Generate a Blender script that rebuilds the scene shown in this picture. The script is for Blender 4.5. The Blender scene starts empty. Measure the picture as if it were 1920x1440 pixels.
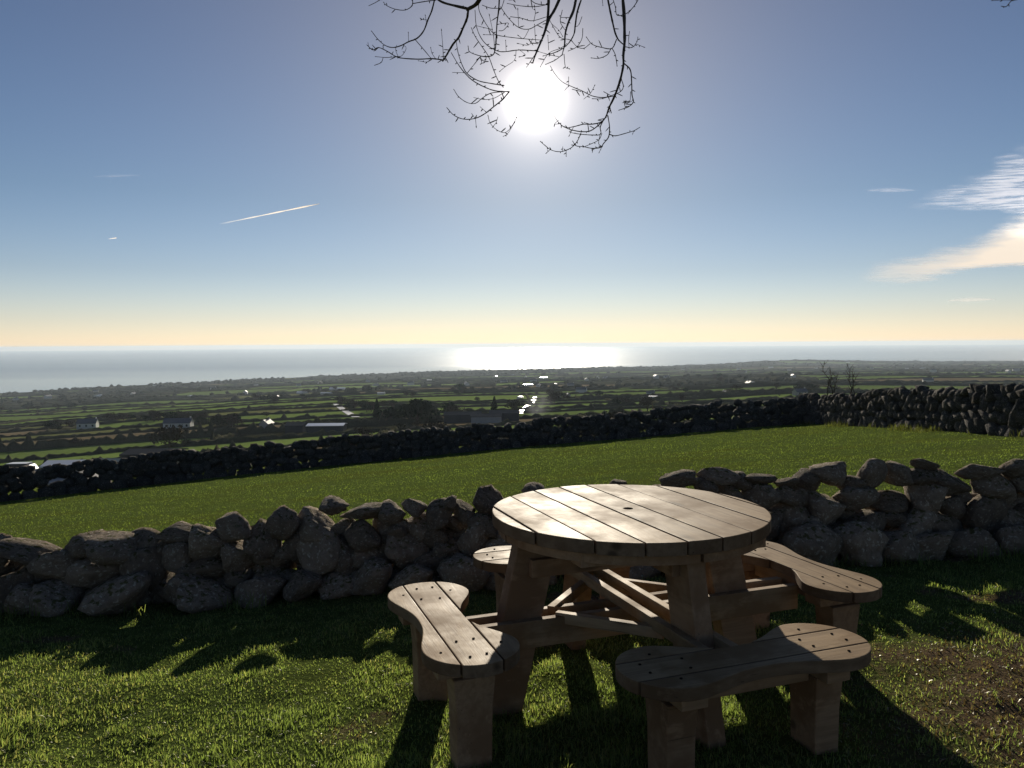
import bpy, bmesh, math, random
import numpy as np
from mathutils import Vector, Matrix, noise as mnoise

random.seed(7)
rng = np.random.default_rng(7)
SC = bpy.context.scene
COL = SC.collection
R = math.radians

# ------------------------------------------------------------------ camera
F_PX, CX, CY = 1470.0, 960.0, 720.0          # focal length in photo pixels (1920 x 1440)
EYE = 1.52
PITCH = math.atan((720 - 645) / F_PX)        # looking slightly down
ROLL = R(0.37)
cam_d = bpy.data.cameras.new('camera')
cam_d.sensor_width = 36.0
cam_d.lens = F_PX / 1920 * 36.0
cam_d.clip_start = 0.05
cam_d.clip_end = 400000
cam = bpy.data.objects.new('camera', cam_d)
COL.objects.link(cam)
FW = Vector((0, math.cos(PITCH), -math.sin(PITCH)))
UP = Vector((0, math.sin(PITCH), math.cos(PITCH)))
RT = Vector((1, 0, 0))
cr, sr = math.cos(ROLL), math.sin(ROLL)
RT2 = RT * cr - UP * sr
UP2 = RT * sr + UP * cr
cam.matrix_world = Matrix(((RT2.x, UP2.x, -FW.x, 0), (RT2.y, UP2.y, -FW.y, 0), (RT2.z, UP2.z, -FW.z, EYE), (0, 0, 0, 1)))
SC.camera = cam


def ray(u, v):
    return RT2 * ((u - CX) / F_PX) - UP2 * ((v - CY) / F_PX) + FW


def at_depth(u, v, y):
    d = ray(u, v)
    return Vector((0, 0, EYE)) + d * (y / d.y)


# ------------------------------------------------------------------ light
S = ray(1003, 185).normalized()
SUN_EL, SUN_AZ = math.asin(S.z), math.atan2(S.x, S.y)
sun_d = bpy.data.lights.new('sun', 'SUN')
sun_d.energy = 5.0
sun_d.angle = R(0.53)
sun_d.color = (1.0, 0.90, 0.74)
sun = bpy.data.objects.new('sun', sun_d)
COL.objects.link(sun)
sun.rotation_mode = 'QUATERNION'
sun.rotation_quaternion = S.to_track_quat('Z', 'Y')
sun.location = (0, 0, 60)

W = bpy.data.worlds.new('World')
SC.world = W
W.use_nodes = True
nt = W.node_tree
nt.nodes.clear()


class NT:
    """small node-building helper"""
    def __init__(s, tree):
        s.t = tree

    def n(s, kind, **kw):
        nd = s.t.nodes.new(kind)
        for k, v in kw.items():
            if k.startswith('_'):
                setattr(nd, k[1:], v)
            else:
                key = int(k[1:]) if k[0] == 'i' and k[1:].isdigit() else k.replace('__', ' ')
                s.put(nd, key, v)
        return nd

    def put(s, nd, key, v):
        sock = nd.inputs[key]
        if isinstance(v, bpy.types.NodeSocket):
            s.t.links.new(v, sock)
        elif isinstance(v, bpy.types.Node):
            s.t.links.new(v.outputs[0], sock)
        else:
            sock.default_value = v

    def m(s, op, a, b=0.0, c=0.0, clamp=False):
        nd = s.n('ShaderNodeMath', _operation=op, i0=a, i1=b, i2=c)
        nd.use_clamp = clamp
        return nd.outputs[0]

    def v(s, op, a, b=(0, 0, 0)):
        nd = s.n('ShaderNodeVectorMath', _operation=op, i0=a, i1=b)
        return nd.outputs['Value'] if op in ('DOT_PRODUCT', 'LENGTH') else nd.outputs[0]

    def ramp(s, fac, stops):
        nd = s.n('ShaderNodeValToRGB', Fac=fac)
        e = nd.color_ramp.elements
        while len(e) < len(stops):
            e.new(0.5)
        for el, (p, c) in zip(e, stops):
            el.position = p
            el.color = (*c, 1) if len(c) == 3 else c
        return nd.outputs[0]

    def mix(s, fac, a, b, blend='MIX'):
        nd = s.n('ShaderNodeMix', _data_type='RGBA', _blend_type=blend)
        s.put(nd, 0, fac)
        s.put(nd, 6, a if not isinstance(a, tuple) else (*a, 1)[:4])
        s.put(nd, 7, b if not isinstance(b, tuple) else (*b, 1)[:4])
        return nd.outputs[2]

    def noise(s, vec, scale, detail=4, rough=0.55, dist=0.0, col=False):
        nd = s.n('ShaderNodeTexNoise', Vector=vec, Scale=scale, Detail=detail, Roughness=rough, Distortion=dist)
        return nd.outputs[1 if col else 0]

    def smooth(s, x, lo, hi):
        nd = s.n('ShaderNodeMapRange', _interpolation_type='SMOOTHSTEP')
        s.put(nd, 0, x); s.put(nd, 1, lo); s.put(nd, 2, hi); s.put(nd, 3, 0.0); s.put(nd, 4, 1.0)
        return nd.outputs[0]


w = NT(nt)
sky = w.n('ShaderNodeTexSky', _sky_type='NISHITA')
sky.sun_disc = False
sky.sun_elevation = SUN_EL
sky.sun_rotation = SUN_AZ
sky.altitude = 150
sky.air_density = 1.15
sky.dust_density = 0.0
sky.ozone_density = 2.0
SKY_STRENGTH = 0.0475
geo = w.n('ShaderNodeNewGeometry')
ndir = w.v('SCALE', geo.outputs['Incoming'])
ndir.node.inputs['Scale'].default_value = -1.0
cosang = w.v('DOT_PRODUCT', ndir, tuple(S))
ang = w.m('ARCCOSINE', w.m('MINIMUM', cosang, 0.9999999))           # angle to the sun, radians
deg = w.m('MULTIPLY', ang, 57.29578)
glow = w.m('MULTIPLY', w.m('EXPONENT', w.m('MULTIPLY', w.m('POWER', w.m('DIVIDE', deg, 0.95), 2.0), -1.0)), 16.0)
glow = w.m('ADD', glow, w.m('MULTIPLY', w.m('EXPONENT', w.m('DIVIDE', deg, -1.75)), 1.35))
halo = w.m('MULTIPLY', w.m('EXPONENT', w.m('DIVIDE', deg, -11.0)), 0.36)       # wide warm aureole
# thin sea haze whitens the sky towards the horizon all round
zsep = w.n('ShaderNodeSeparateXYZ', Vector=ndir)
eldeg = w.m('MULTIPLY', w.m('ARCSINE', zsep.outputs[2]), 57.29578)
tint = w.ramp(w.m('DIVIDE', w.m('MAXIMUM', eldeg, 0.0), 30.0, clamp=True),
              [(0.0, (0.75, 0.76, 1.02)), (0.06, (0.63, 0.635, 0.85)), (0.17, (0.485, 0.50, 0.66)), (0.34, (0.39, 0.425, 0.535)), (0.76, (0.34, 0.355, 0.45)), (1.0, (0.34, 0.355, 0.45))])
skyc = w.mix(1.0, sky.outputs[0], tint, 'MULTIPLY')
bg1 = w.n('ShaderNodeBackground', Color=skyc, Strength=SKY_STRENGTH * 2.0)
bg2 = w.n('ShaderNodeBackground', Color=(1.0, 0.93, 0.86, 1), Strength=glow)
bg3 = w.n('ShaderNodeBackground', Color=(1.0, 0.76, 0.42, 1), Strength=halo)
addw = w.n('ShaderNodeAddShader', i0=bg1.outputs[0], i1=bg2.outputs[0])
addw = w.n('ShaderNodeAddShader', i0=addw.outputs[0], i1=bg3.outputs[0])
w.n('ShaderNodeOutputWorld', Surface=addw.outputs[0])

SC.view_settings.view_transform = 'Standard'
SC.view_settings.look = 'None'
SC.view_settings.exposure = 0.33
SC.view_settings.gamma = 1.0
SC.view_settings.use_curve_mapping = False
SC.cycles.max_bounces = 6
SC.cycles.volume_bounces = 0
SC.cycles.transparent_max_bounces = 12
SC.cycles.sample_clamp_indirect = 4.0


# ------------------------------------------------------------------ helpers
def new_mesh(name, V, Fc, mat=None, smooth=False, mats=None, mi=None):
    me = bpy.data.meshes.new(name)
    me.from_pydata([tuple(p) for p in V], [], [tuple(f) for f in Fc])
    for m in (mats or ([mat] if mat else [])):
        me.materials.append(m)
    if mi is not None:
        me.polygons.foreach_set('material_index', np.asarray(mi, dtype=np.int32))
    if smooth:
        me.polygons.foreach_set('use_smooth', np.ones(len(me.polygons), dtype=bool))
    me.update()
    return me


def np_mesh(name, V, tri=None, quad=None, mat=None, smooth=False):
    """fast mesh from numpy vertex / triangle / quad arrays"""
    me = bpy.data.meshes.new(name)
    V = np.asarray(V, dtype=np.float32)
    tri = np.zeros((0, 3), int) if tri is None else np.asarray(tri)
    quad = np.zeros((0, 4), int) if quad is None else np.asarray(quad)
    me.vertices.add(len(V))
    me.vertices.foreach_set('co', V.ravel())
    nl = len(tri) * 3 + len(quad) * 4
    me.loops.add(nl)
    me.loops.foreach_set('vertex_index', np.concatenate([tri.ravel(), quad.ravel()]).astype(np.int32))
    npoly = len(tri) + len(quad)
    me.polygons.add(npoly)
    starts = np.concatenate([np.arange(len(tri)) * 3, len(tri) * 3 + np.arange(len(quad)) * 4]).astype(np.int32)
    me.polygons.foreach_set('loop_start', starts)
    if smooth:
        me.polygons.foreach_set('use_smooth', np.ones(npoly, dtype=bool))
    if mat:
        me.materials.append(mat)
    me.update(calc_edges=True)
    me.validate()
    return me


def link(name, me, parent=None, loc=None, rot=None, scale=None):
    o = bpy.data.objects.new(name, me)
    COL.objects.link(o)
    if parent is not None:
        o.parent = parent
    if loc is not None:
        o.location = loc
    if rot is not None:
        o.rotation_euler = rot
    if scale is not None:
        o.scale = scale
    return o


def tag(o, label=None, cat=None, group=None, kind=None):
    if label: o['label'] = label
    if cat: o['category'] = cat
    if group: o['group'] = group
    if kind: o['kind'] = kind
    return o


def empty(name, loc=(0, 0, 0), rz=0.0):
    o = bpy.data.objects.new(name, None)
    COL.objects.link(o)
    o.location = loc
    o.rotation_euler = (0, 0, rz)
    o.empty_display_size = 0.3
    return o


def copy_tree(o, parent=None):
    c = o.copy()
    COL.objects.link(c)
    if parent is not None:
        c.parent = parent
    for ch in list(o.children):
        copy_tree(ch, c)
    return c


class MB:
    """collects simple solids into one mesh"""
    def __init__(s):
        s.V, s.F, s.M = [], [], []

    def add(s, V, Fc, m=0):
        b = len(s.V)
        s.V += [tuple(p) for p in V]
        s.F += [tuple(i + b for i in f) for f in Fc]
        s.M += [m] * len(Fc)

    def box(s, x0, x1, y0, y1, z0, z1, m=0):
        s.add([(x0, y0, z0), (x1, y0, z0), (x1, y1, z0), (x0, y1, z0), (x0, y0, z1), (x1, y0, z1), (x1, y1, z1), (x0, y1, z1)],
              [(3, 2, 1, 0), (4, 5, 6, 7), (0, 1, 5, 4), (1, 2, 6, 5), (2, 3, 7, 6), (3, 0, 4, 7)], m)

    def tube(s, pts, rad, n=6, cap=True, m=0):
        pts = [Vector(p) for p in pts]
        b = len(s.V)
        ref = Vector((0.31, 0.77, 0.55)).normalized()
        for i, p in enumerate(pts):
            t = (pts[min(i + 1, len(pts) - 1)] - pts[max(i - 1, 0)])
            t = t.normalized() if t.length > 1e-9 else Vector((0, 0, 1))
            a = t.cross(ref).normalized()
            c = t.cross(a)
            r = rad[i]
            for k in range(n):
                th = 2 * math.pi * k / n
                s.V.append(tuple(p + a * (r * math.cos(th)) + c * (r * math.sin(th))))
        for i in range(len(pts) - 1):
            for k in range(n):
                k2 = (k + 1) % n
                s.F.append((b + i * n + k, b + i * n + k2, b + (i + 1) * n + k2, b + (i + 1) * n + k)); s.M.append(m)
        if cap:
            s.F.append(tuple(b + k for k in range(n))[::-1]); s.M.append(m)
            e = b + (len(pts) - 1) * n
            s.F.append(tuple(e + k for k in range(n))); s.M.append(m)

    def mesh(s, name, mats, smooth=False, bevel=0.0):
        mats = mats if isinstance(mats, (list, tuple)) else [mats]
        me = new_mesh(name, s.V, s.F, mats=mats, mi=s.M, smooth=smooth)
        if bevel:
            bevel_mesh(me, bevel)
        return me


def bevel_mesh(me, w_, seg=2, ang=25):
    bm = bmesh.new()
    bm.from_mesh(me)
    bmesh.ops.recalc_face_normals(bm, faces=bm.faces)
    ed = [e for e in bm.edges if len(e.link_faces) == 2 and e.calc_face_angle(0) > R(ang)]
    bmesh.ops.bevel(bm, geom=ed, offset=w_, segments=seg, affect='EDGES', profile=0.6)
    bm.to_mesh(me)
    bm.free()
    me.update()


def hash2(ix, iy, seed):
    h = (ix.astype(np.int64) * 374761393 + iy.astype(np.int64) * 668265263 + seed * 982451653) & 0x7fffffff
    h = ((h ^ (h >> 13)) * 1274126177) & 0x7fffffff
    h = h ^ (h >> 16)
    return (h & 0xffff) / 65535.0


def vnoise(x, y, seed=0, octaves=3):
    x = np.asarray(x, float); y = np.asarray(y, float)
    out = np.zeros(np.broadcast(x, y).shape); amp, tot = 1.0, 0.0
    for o in range(octaves):
        ix, iy = np.floor(x), np.floor(y)
        fx, fy = x - ix, y - iy
        fx = fx * fx * (3 - 2 * fx); fy = fy * fy * (3 - 2 * fy)
        a = hash2(ix, iy, seed + o); b = hash2(ix + 1, iy, seed + o)
        c = hash2(ix, iy + 1, seed + o); d = hash2(ix + 1, iy + 1, seed + o)
        out = out + amp * ((a * (1 - fx) + b * fx) * (1 - fy) + (c * (1 - fx) + d * fx) * fy)
        tot += amp; amp *= 0.5; x = x * 2.03 + 11.3; y = y * 2.03 + 5.7
    return out / tot * 2 - 1


def sstep(a, b, x):
    t = np.clip((np.asarray(x, float) - a) / (b - a), 0, 1)
    return t * t * (3 - 2 * t)


# ------------------------------------------------------------------ terrain
SEA = -150.0
_az = np.radians([-80, -33.1, -20.9, -13.8, -6.2, 0, 6.6, 13.0, 20.2, 33.1, 80])
_co = np.array([2800, 3060, 3585, 3950, 4320, 4600, 5010, 5380, 6300, 6890, 8000.0])


def coast(x, y):
    az = np.arctan2(x, np.maximum(y, 1e-3))
    c = np.interp(az, _az, _co)
    return c * (1 + 0.012 * vnoise(az * 22, az * 0 + 3.3, 5, 4))


def Z(x, y, micro=True):
    x = np.asarray(x, float); y = np.asarray(y, float)
    P = -0.13 + 0.08 * x - 0.088 * y
    T = 0.045 + 0.035 * np.clip(x, -6, 7) - 0.06 * np.logaddexp(0, np.clip((y - 3.2), -30, 60))
    wn = sstep(5.7, 12.5, y)
    near = T * (1 - wn) + P * wn
    if micro:
        k = 1 - sstep(12, 30, np.hypot(x, y))
        near = near + k * (0.030 * vnoise(x * 1.4, y * 1.4, 21, 2) + 0.024 * vnoise(x * 4.5, y * 4.5, 22, 3))
        near = near + 0.05 * vnoise(x * 0.35, y * 0.35, 23, 2) * sstep(7, 14, y)
    d = np.hypot(x, y)
    tt = d / coast(x, y)
    Fz = SEA * np.power(np.maximum(tt, 1e-6), 0.6)
    rel = 7.0 * vnoise(x / 700, y / 700, 31, 3) + 3.0 * vnoise(x / 210, y / 210, 32, 2)
    Fz = Fz + rel * sstep(120, 900, d) * (1 - sstep(0.80, 0.97, tt))
    az = np.arctan2(x, np.maximum(y, 1e-3))
    Fz = Fz + 22 * np.exp(-((az - R(20.0)) / R(4.5)) ** 2) * np.exp(-((tt - 0.88) / 0.09) ** 2)
    w2 = sstep(42, 130, d)
    return near * (1 - w2) + Fz * w2


def z1(x, y):
    return float(Z(np.array([x]), np.array([y]))[0])


def at_land(u, v, lo=4.0, hi=8000.0):
    """where the sight line through photo pixel (u, v) meets the ground"""
    d = ray(u, v)
    ys = np.geomspace(lo, hi, 1400)
    x = d.x / d.y * ys
    zz = EYE + d.z / d.y * ys
    g = Z(x, ys, False)
    i = np.argmax(zz <= g)
    if zz[i] > g[i]:
        i = len(ys) - 1
    if i > 0:
        a = (zz[i - 1] - g[i - 1]) / max((zz[i - 1] - g[i - 1]) - (zz[i] - g[i]), 1e-9)
        y = ys[i - 1] + a * (ys[i] - ys[i - 1])
    else:
        y = ys[0]
    xx = d.x / d.y * y
    return Vector((xx, y, z1(xx, y)))


# ------------------------------------------------------------------ materials
def material(name):
    m = bpy.data.materials.new(name)
    m.use_nodes = True
    m.node_tree.nodes.clear()
    n = NT(m.node_tree)
    out = n.n('ShaderNodeOutputMaterial')
    return m, n, out


def simple(name, col, rough=0.6, metal=0.0, nscale=0.0, namp=0.25, bump=0.0, spec=0.5, coord='Object'):
    m, n, out = material(name)
    matte = spec <= 0.2
    if matte:
        bs = n.n('ShaderNodeBsdfDiffuse')
    else:
        bs = n.n('ShaderNodeBsdfPrincipled', Roughness=rough, Metallic=metal)
        bs.inputs['Specular IOR Level'].default_value = spec
    if nscale:
        tc = n.n('ShaderNodeTexCoord')
        nz = n.noise(tc.outputs[coord], nscale, 5)
        k = n.m('ADD', n.m('MULTIPLY', nz, 2 * namp), 1 - namp)
        c = n.mix(1.0, (*col, 1), k, 'MULTIPLY')
        n.put(bs, 'Color' if matte else 'Base Color', c)
        if bump:
            bp = n.n('ShaderNodeBump', Strength=bump, Distance=0.02, Height=nz)
            n.put(bs, 'Normal', bp.outputs[0])
    else:
        bs.inputs['Color' if matte else 'Base Color'].default_value = (*col, 1)
    n.put(out, 'Surface', bs.outputs[0])
    return m


def wood_material(name, base, dark, rough=0.5, spec=0.5):
    m, n, out = material(name)
    tc = n.n('ShaderNodeTexCoord')
    oi = n.n('ShaderNodeObjectInfo')
    off = n.v('SCALE', (13.7, 5.1, 9.3)); n.put(off.node, 'Scale', oi.outputs['Random'])
    p = n.v('ADD', tc.outputs['Object'], off)
    st = n.v('MULTIPLY', p, (3.0, 46.0, 46.0))
    grain = n.noise(st, 1.0, 5, 0.6, 0.6)
    blot = n.noise(p, 4.0, 4, 0.6)
    fine = n.noise(n.v('MULTIPLY', p, (14.0, 260.0, 260.0)), 1.0, 3, 0.6)
    knot = n.n('ShaderNodeTexVoronoi', Vector=n.v('MULTIPLY', p, (2.2, 7.0, 7.0)), Scale=1.0)
    kn = n.smooth(knot.outputs['Distance'], 0.19, 0.06)
    c = n.ramp(grain, [(0.25, dark), (0.62, base)])
    c = n.mix(n.m('MULTIPLY', n.smooth(blot, 0.42, 0.62), 1.0), c, tuple(b * f for b, f in zip(base, (0.62, 0.56, 0.50))))
    c = n.mix(n.m('MULTIPLY', n.smooth(n.noise(n.v('MULTIPLY', p, (5.0, 14.0, 14.0)), 1.0, 5, 0.7), 0.55, 0.7), 0.55), c, tuple(b * 1.25 for b in base))
    crack = n.smooth(n.noise(n.v('MULTIPLY', p, (2.2, 120.0, 120.0)), 1.0, 2, 0.5, 0.4), 0.70, 0.76)
    c = n.mix(n.m('MULTIPLY', crack, 0.8), c, tuple(d * 0.35 for d in dark))
    c = n.mix(n.m('MULTIPLY', kn, 0.9), c, tuple(d * 0.45 for d in dark))
    k = n.m('ADD', n.m('MULTIPLY', oi.outputs['Random'], 0.3), 0.85)
    c = n.mix(1.0, c, k, 'MULTIPLY')
    rg = n.m('ADD', n.m('MULTIPLY', blot, 0.6), rough - 0.30)
    h = n.m('ADD', n.m('MULTIPLY', grain, 0.7), n.m('MULTIPLY', fine, 0.5))
    bp = n.n('ShaderNodeBump', Strength=0.35, Distance=0.004, Height=h)
    bs = n.n('ShaderNodeBsdfPrincipled', Roughness=rg, Normal=bp.outputs[0])
    n.put(bs, 'Base Color', c)
    bs.inputs['Specular IOR Level'].default_value = spec
    n.put(out, 'Surface', bs.outputs[0])
    return m


WOOD = wood_material('weathered_wood', (0.325, 0.226, 0.125), (0.18, 0.12, 0.064), 0.60, 0.04)
WOOD_EDGE = wood_material('plank_side_wood', (0.19, 0.13, 0.082), (0.12, 0.08, 0.05), 0.75, 0.1)  # darker wood tone, used on the upright faces of the planks
WOOD_RAIL = wood_material('rail_wood', (0.36, 0.255, 0.15), (0.23, 0.16, 0.09), 0.65, 0.08)
WOOD_LEG = wood_material('leg_wood', (0.29, 0.185, 0.108), (0.19, 0.12, 0.068), 0.7, 0.2)


def stone_material(name, a, b, lichen, moss=0.0):
    m, n, out = material(name)
    tc = n.n('ShaderNodeTexCoord')
    oi = n.n('ShaderNodeObjectInfo')
    off = n.v('SCALE', (17.7, 25.1, 9.3)); n.put(off.node, 'Scale', oi.outputs['Random'])
    p = n.v('ADD', tc.outputs['Object'], off)
    big = n.noise(p, 2.6, 6, 0.65)
    sp = n.noise(p, 26.0, 4, 0.7)
    c = n.ramp(big, [(0.3, a), (0.7, b)])
    c = n.mix(n.smooth(n.noise(p, 7.0, 5, 0.6), 0.56, 0.64), c, lichen)
    c = n.mix(n.smooth(sp, 0.56, 0.75), c, tuple(x * 0.45 for x in a))
    if moss:
        ge = n.n('ShaderNodeNewGeometry')
        up = n.v('DOT_PRODUCT', ge.outputs['Normal'], (0, 0, 1))
        mk = n.m('MULTIPLY', n.smooth(up, 0.35, 0.8), n.smooth(n.noise(p, 5.0, 4), 0.52, 0.62))
        c = n.mix(n.m('MULTIPLY', mk, moss), c, (0.09, 0.085, 0.02))
    k = n.m('ADD', n.m('MULTIPLY', oi.outputs['Random'], 0.6), 0.7)
    c = n.mix(1.0, c, k, 'MULTIPLY')
    h = n.m('ADD', n.m('MULTIPLY', big, 1.2), n.m('MULTIPLY', sp, 0.35))
    bp = n.n('ShaderNodeBump', Strength=1.0, Distance=0.06, Height=h)
    bs = n.n('ShaderNodeBsdfPrincipled', Roughness=1.0, Normal=bp.outputs[0])
    bs.inputs['Specular IOR Level'].default_value = 0.12
    n.put(bs, 'Base Color', c)
    n.put(out, 'Surface', bs.outputs[0])
    return m


STONE = stone_material('granite_boulder', (0.20, 0.155, 0.113), (0.36, 0.288, 0.212), (0.50, 0.455, 0.36), 0.9)
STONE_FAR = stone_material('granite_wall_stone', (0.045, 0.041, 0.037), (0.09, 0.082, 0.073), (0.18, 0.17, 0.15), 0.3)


def leaf_material(name, hue_attr, transl=0.55, rough=0.45, gloss=0.10):
    m, n, out = material(name)
    if hue_attr:
        a = n.n('ShaderNodeAttribute', _attribute_name='tint')
        c = a.outputs['Color']
    else:
        c = None
    d = n.n('ShaderNodeBsdfDiffuse', Color=c)
    t = n.n('ShaderNodeBsdfTranslucent', Color=n.mix(1.0, c, (1.9, 2.0, 0.85, 1), 'MULTIPLY'))
    g = n.n('ShaderNodeBsdfGlossy', Roughness=rough, Color=(0.5, 0.5, 0.42, 1))
    s1 = n.n('ShaderNodeMixShader', i0=transl, i1=d.outputs[0], i2=t.outputs[0])
    fr = n.n('ShaderNodeFresnel', IOR=1.35)
    s2 = n.n('ShaderNodeMixShader', i0=n.m('MULTIPLY', fr.outputs[0], gloss), i1=s1.outputs[0], i2=g.outputs[0])
    n.put(out, 'Surface', s2.outputs[0])
    return m


GRASS = leaf_material('grass_blade', True)
GRASS_FIELD = leaf_material('field_grass_blade', True, 0.42, 0.5, 0.05)
LITTER = leaf_material('leaf_litter', True, 0.2, 0.45, 0.35)


def ground_material():
    m, n, out = material('turf_soil')
    ge = n.n('ShaderNodeNewGeometry')
    p = ge.outputs['Position']
    at = n.n('ShaderNodeAttribute', _attribute_name='bare')
    bare = at.outputs['Fac']
    n1 = n.noise(p, 1.3, 6, 0.6)
    n2 = n.noise(p, 9.0, 6, 0.65)
    n3 = n.noise(p, 55.0, 4, 0.7)
    n4 = n.noise(n.v('MULTIPLY', p, (0.22, 0.5, 0.2)), 1.0, 5, 0.6)
    g = n.ramp(n2, [(0.3, (0.054, 0.078, 0.020)), (0.72, (0.125, 0.165, 0.044))])
    g = n.mix(n.smooth(n4, 0.45, 0.7), g, (0.095, 0.115, 0.026))
    g = n.mix(n.smooth(n1, 0.62, 0.78), g, (0.085, 0.088, 0.026))
    s = n.ramp(n3, [(0.3, (0.075, 0.054, 0.033)), (0.75, (0.22, 0.16, 0.10))])
    k = n.smooth(n.m('ADD', bare, n.m('MULTIPLY', n.m('SUBTRACT', n2, 0.5), 1.2)), 0.2, 0.8)
    c = n.mix(k, g, s)
    h = n.m('ADD', n.m('MULTIPLY', n2, 0.8), n3)
    bp = n.n('ShaderNodeBump', Strength=1.0, Distance=0.05, Height=h)
    bs = n.n('ShaderNodeBsdfDiffuse', Color=c, Normal=bp.outputs[0])
    n.put(out, 'Surface', bs.outputs[0])
    return m


GROUND = ground_material()


def field_material(name, a, b):
    m, n, out = material(name)
    ge = n.n('ShaderNodeNewGeometry')
    p = ge.outputs['Position']
    n1 = n.noise(p, 0.02, 5, 0.6)
    n2 = n.noise(p, 0.25, 5, 0.65)
    c = n.ramp(n1, [(0.3, a), (0.7, b)])
    c = n.mix(n.smooth(n2, 0.5, 0.75), c, tuple(x * 0.7 for x in a))
    bp = n.n('ShaderNodeBump', Strength=0.8, Distance=0.6, Height=n2)
    bs = n.n('ShaderNodeBsdfDiffuse', Color=c, Normal=bp.outputs[0])
    n.put(out, 'Surface', bs.outputs[0])
    return m


FIELDS = [field_material('pasture_bright', (0.13, 0.185, 0.045), (0.16, 0.22, 0.06)),
          field_material('pasture_mid', (0.10, 0.145, 0.038), (0.125, 0.17, 0.05)),
          field_material('pasture_olive', (0.11, 0.12, 0.04), (0.14, 0.145, 0.055)),
          field_material('stubble_brown', (0.13, 0.105, 0.06), (0.17, 0.135, 0.08)),
          field_material('rough_scrub', (0.028, 0.032, 0.017), (0.045, 0.045, 0.025))]
HEDGE = simple('hedge_twigs', (0.068, 0.066, 0.038), 0.95, nscale=1.5, namp=0.5, spec=0.1)
CROWN = simple('tree_twigs', (0.070, 0.058, 0.042), 0.95, nscale=0.8, namp=0.45, spec=0.1)
EVERGREEN = simple('evergreen_needles', (0.035, 0.046, 0.024), 0.9, nscale=0.8, namp=0.45, spec=0.15)
BARK = simple('tree_bark', (0.085, 0.068, 0.052), 0.9, nscale=14, namp=0.4, bump=0.6, spec=0.2)
RENDER_WHITE = simple('painted_render', (0.46, 0.45, 0.42), 0.8, nscale=0.7, namp=0.12)
RENDER_GREY = simple('grey_render', (0.30, 0.29, 0.27), 0.85, nscale=0.7, namp=0.15)
SLATE = simple('slate_roof', (0.085, 0.09, 0.10), 0.62, nscale=1.1, namp=0.25)
TIN = simple('tin_roof', (0.55, 0.55, 0.55), 0.30, metal=0.85, nscale=0.6, namp=0.15)
TIN_DARK = simple('shed_cladding', (0.055, 0.06, 0.065), 0.6, nscale=0.4, namp=0.25, spec=0.1)
GLASS = simple('window_glass', (0.03, 0.035, 0.04), 0.08)
ROAD = simple('wet_asphalt', (0.06, 0.06, 0.062), 0.42, nscale=0.05, namp=0.2)
CREAM = simple('cream_roof', (0.62, 0.52, 0.33), 0.5, nscale=0.9, namp=0.12)
VAN_PAINT = simple('van_paint', (0.045, 0.05, 0.06), 0.25, metal=0.3)
WHITE_PAINT = simple('white_paint', (0.72, 0.72, 0.70), 0.35, nscale=1.0, namp=0.06)
RUBBER = simple('rubber', (0.02, 0.02, 0.02), 0.8)
SCREW = simple('dark_screw', (0.018, 0.013, 0.010), 1.0, spec=0.0)


def water_material():
    m, n, out = material('sea_water')
    ge = n.n('ShaderNodeNewGeometry')
    p = ge.outputs['Position']
    sw = n.noise(n.v('MULTIPLY', p, (0.00012, 0.0006, 1.0)), 1.0, 4, 0.55)
    wv = n.noise(n.v('MULTIPLY', p, (0.02, 0.05, 1.0)), 1.0, 4, 0.6)
    calm = n.smooth(n.m('ADD', n.v('LENGTH', p), n.m('MULTIPLY', sw, 2600.0)), 5200.0, 7600.0)
    rg = n.m('ADD', n.m('MULTIPLY', sw, 0.08), n.m('ADD', n.m('MULTIPLY', calm, 0.075), 0.10))
    bp = n.n('ShaderNodeBump', Strength=n.m('ADD', n.m('MULTIPLY', calm, 0.11), 0.01), Distance=3.0, Height=wv)
    bs = n.n('ShaderNodeBsdfPrincipled', Roughness=rg, Normal=bp.outputs[0], IOR=1.33)
    bs.inputs['Base Color'].default_value = (0.02, 0.035, 0.05, 1)
    n.put(out, 'Surface', bs.outputs[0])
    return m


WATER = water_material()

# ------------------------------------------------------------------ ground near the camera: one sheet
def spaced(lo, a, b, hi, fine, grow):
    mid = np.arange(a, b, fine)
    up = [b]; st = fine
    while up[-1] < hi:
        st = min(st * grow, 4.0); up.append(up[-1] + st)
    up[-1] = hi
    dn = [a]; st = fine
    while dn[-1] > lo:
        st = min(st * grow, 4.0); dn.append(dn[-1] - st)
    dn[-1] = lo
    return np.array(dn[::-1][:-1] + list(mid) + up)


def bare(x, y):
    """how bare the turf is: worn soil right of the table, scuffs elsewhere"""
    x = np.asarray(x, float); y = np.asarray(y, float)
    a = np.exp(-(((x - 2.75) / 1.25) ** 2 + ((y - 2.85) / 0.95) ** 2) * 0.9) * 1.25
    b = 0.75 * np.exp(-(((x - 1.95) / 0.5) ** 2 + ((y - 3.55) / 0.3) ** 2))
    c = sstep(0.22, 0.55, vnoise(x * 1.5 + 3.1, y * 2.3, 41, 4)) * 0.8
    e = 0.5 * np.exp(-(((x + 0.95 + (y - 2.5) * -0.55) / 0.16) ** 2)) * sstep(3.7, 3.2, y) * sstep(-0.2, 0.5, vnoise(x * 2, y * 3, 44, 2) + .3)
    f = sstep(5.0, 4.6, np.abs(y - 5.4) * 8 + 1.6) * 0.0
    far = sstep(7, 9, y)
    return np.clip((np.maximum(np.maximum(a, b), np.maximum(c, e)) + f) * (1 - far) + far * c * 0.35, 0, 1)


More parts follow.
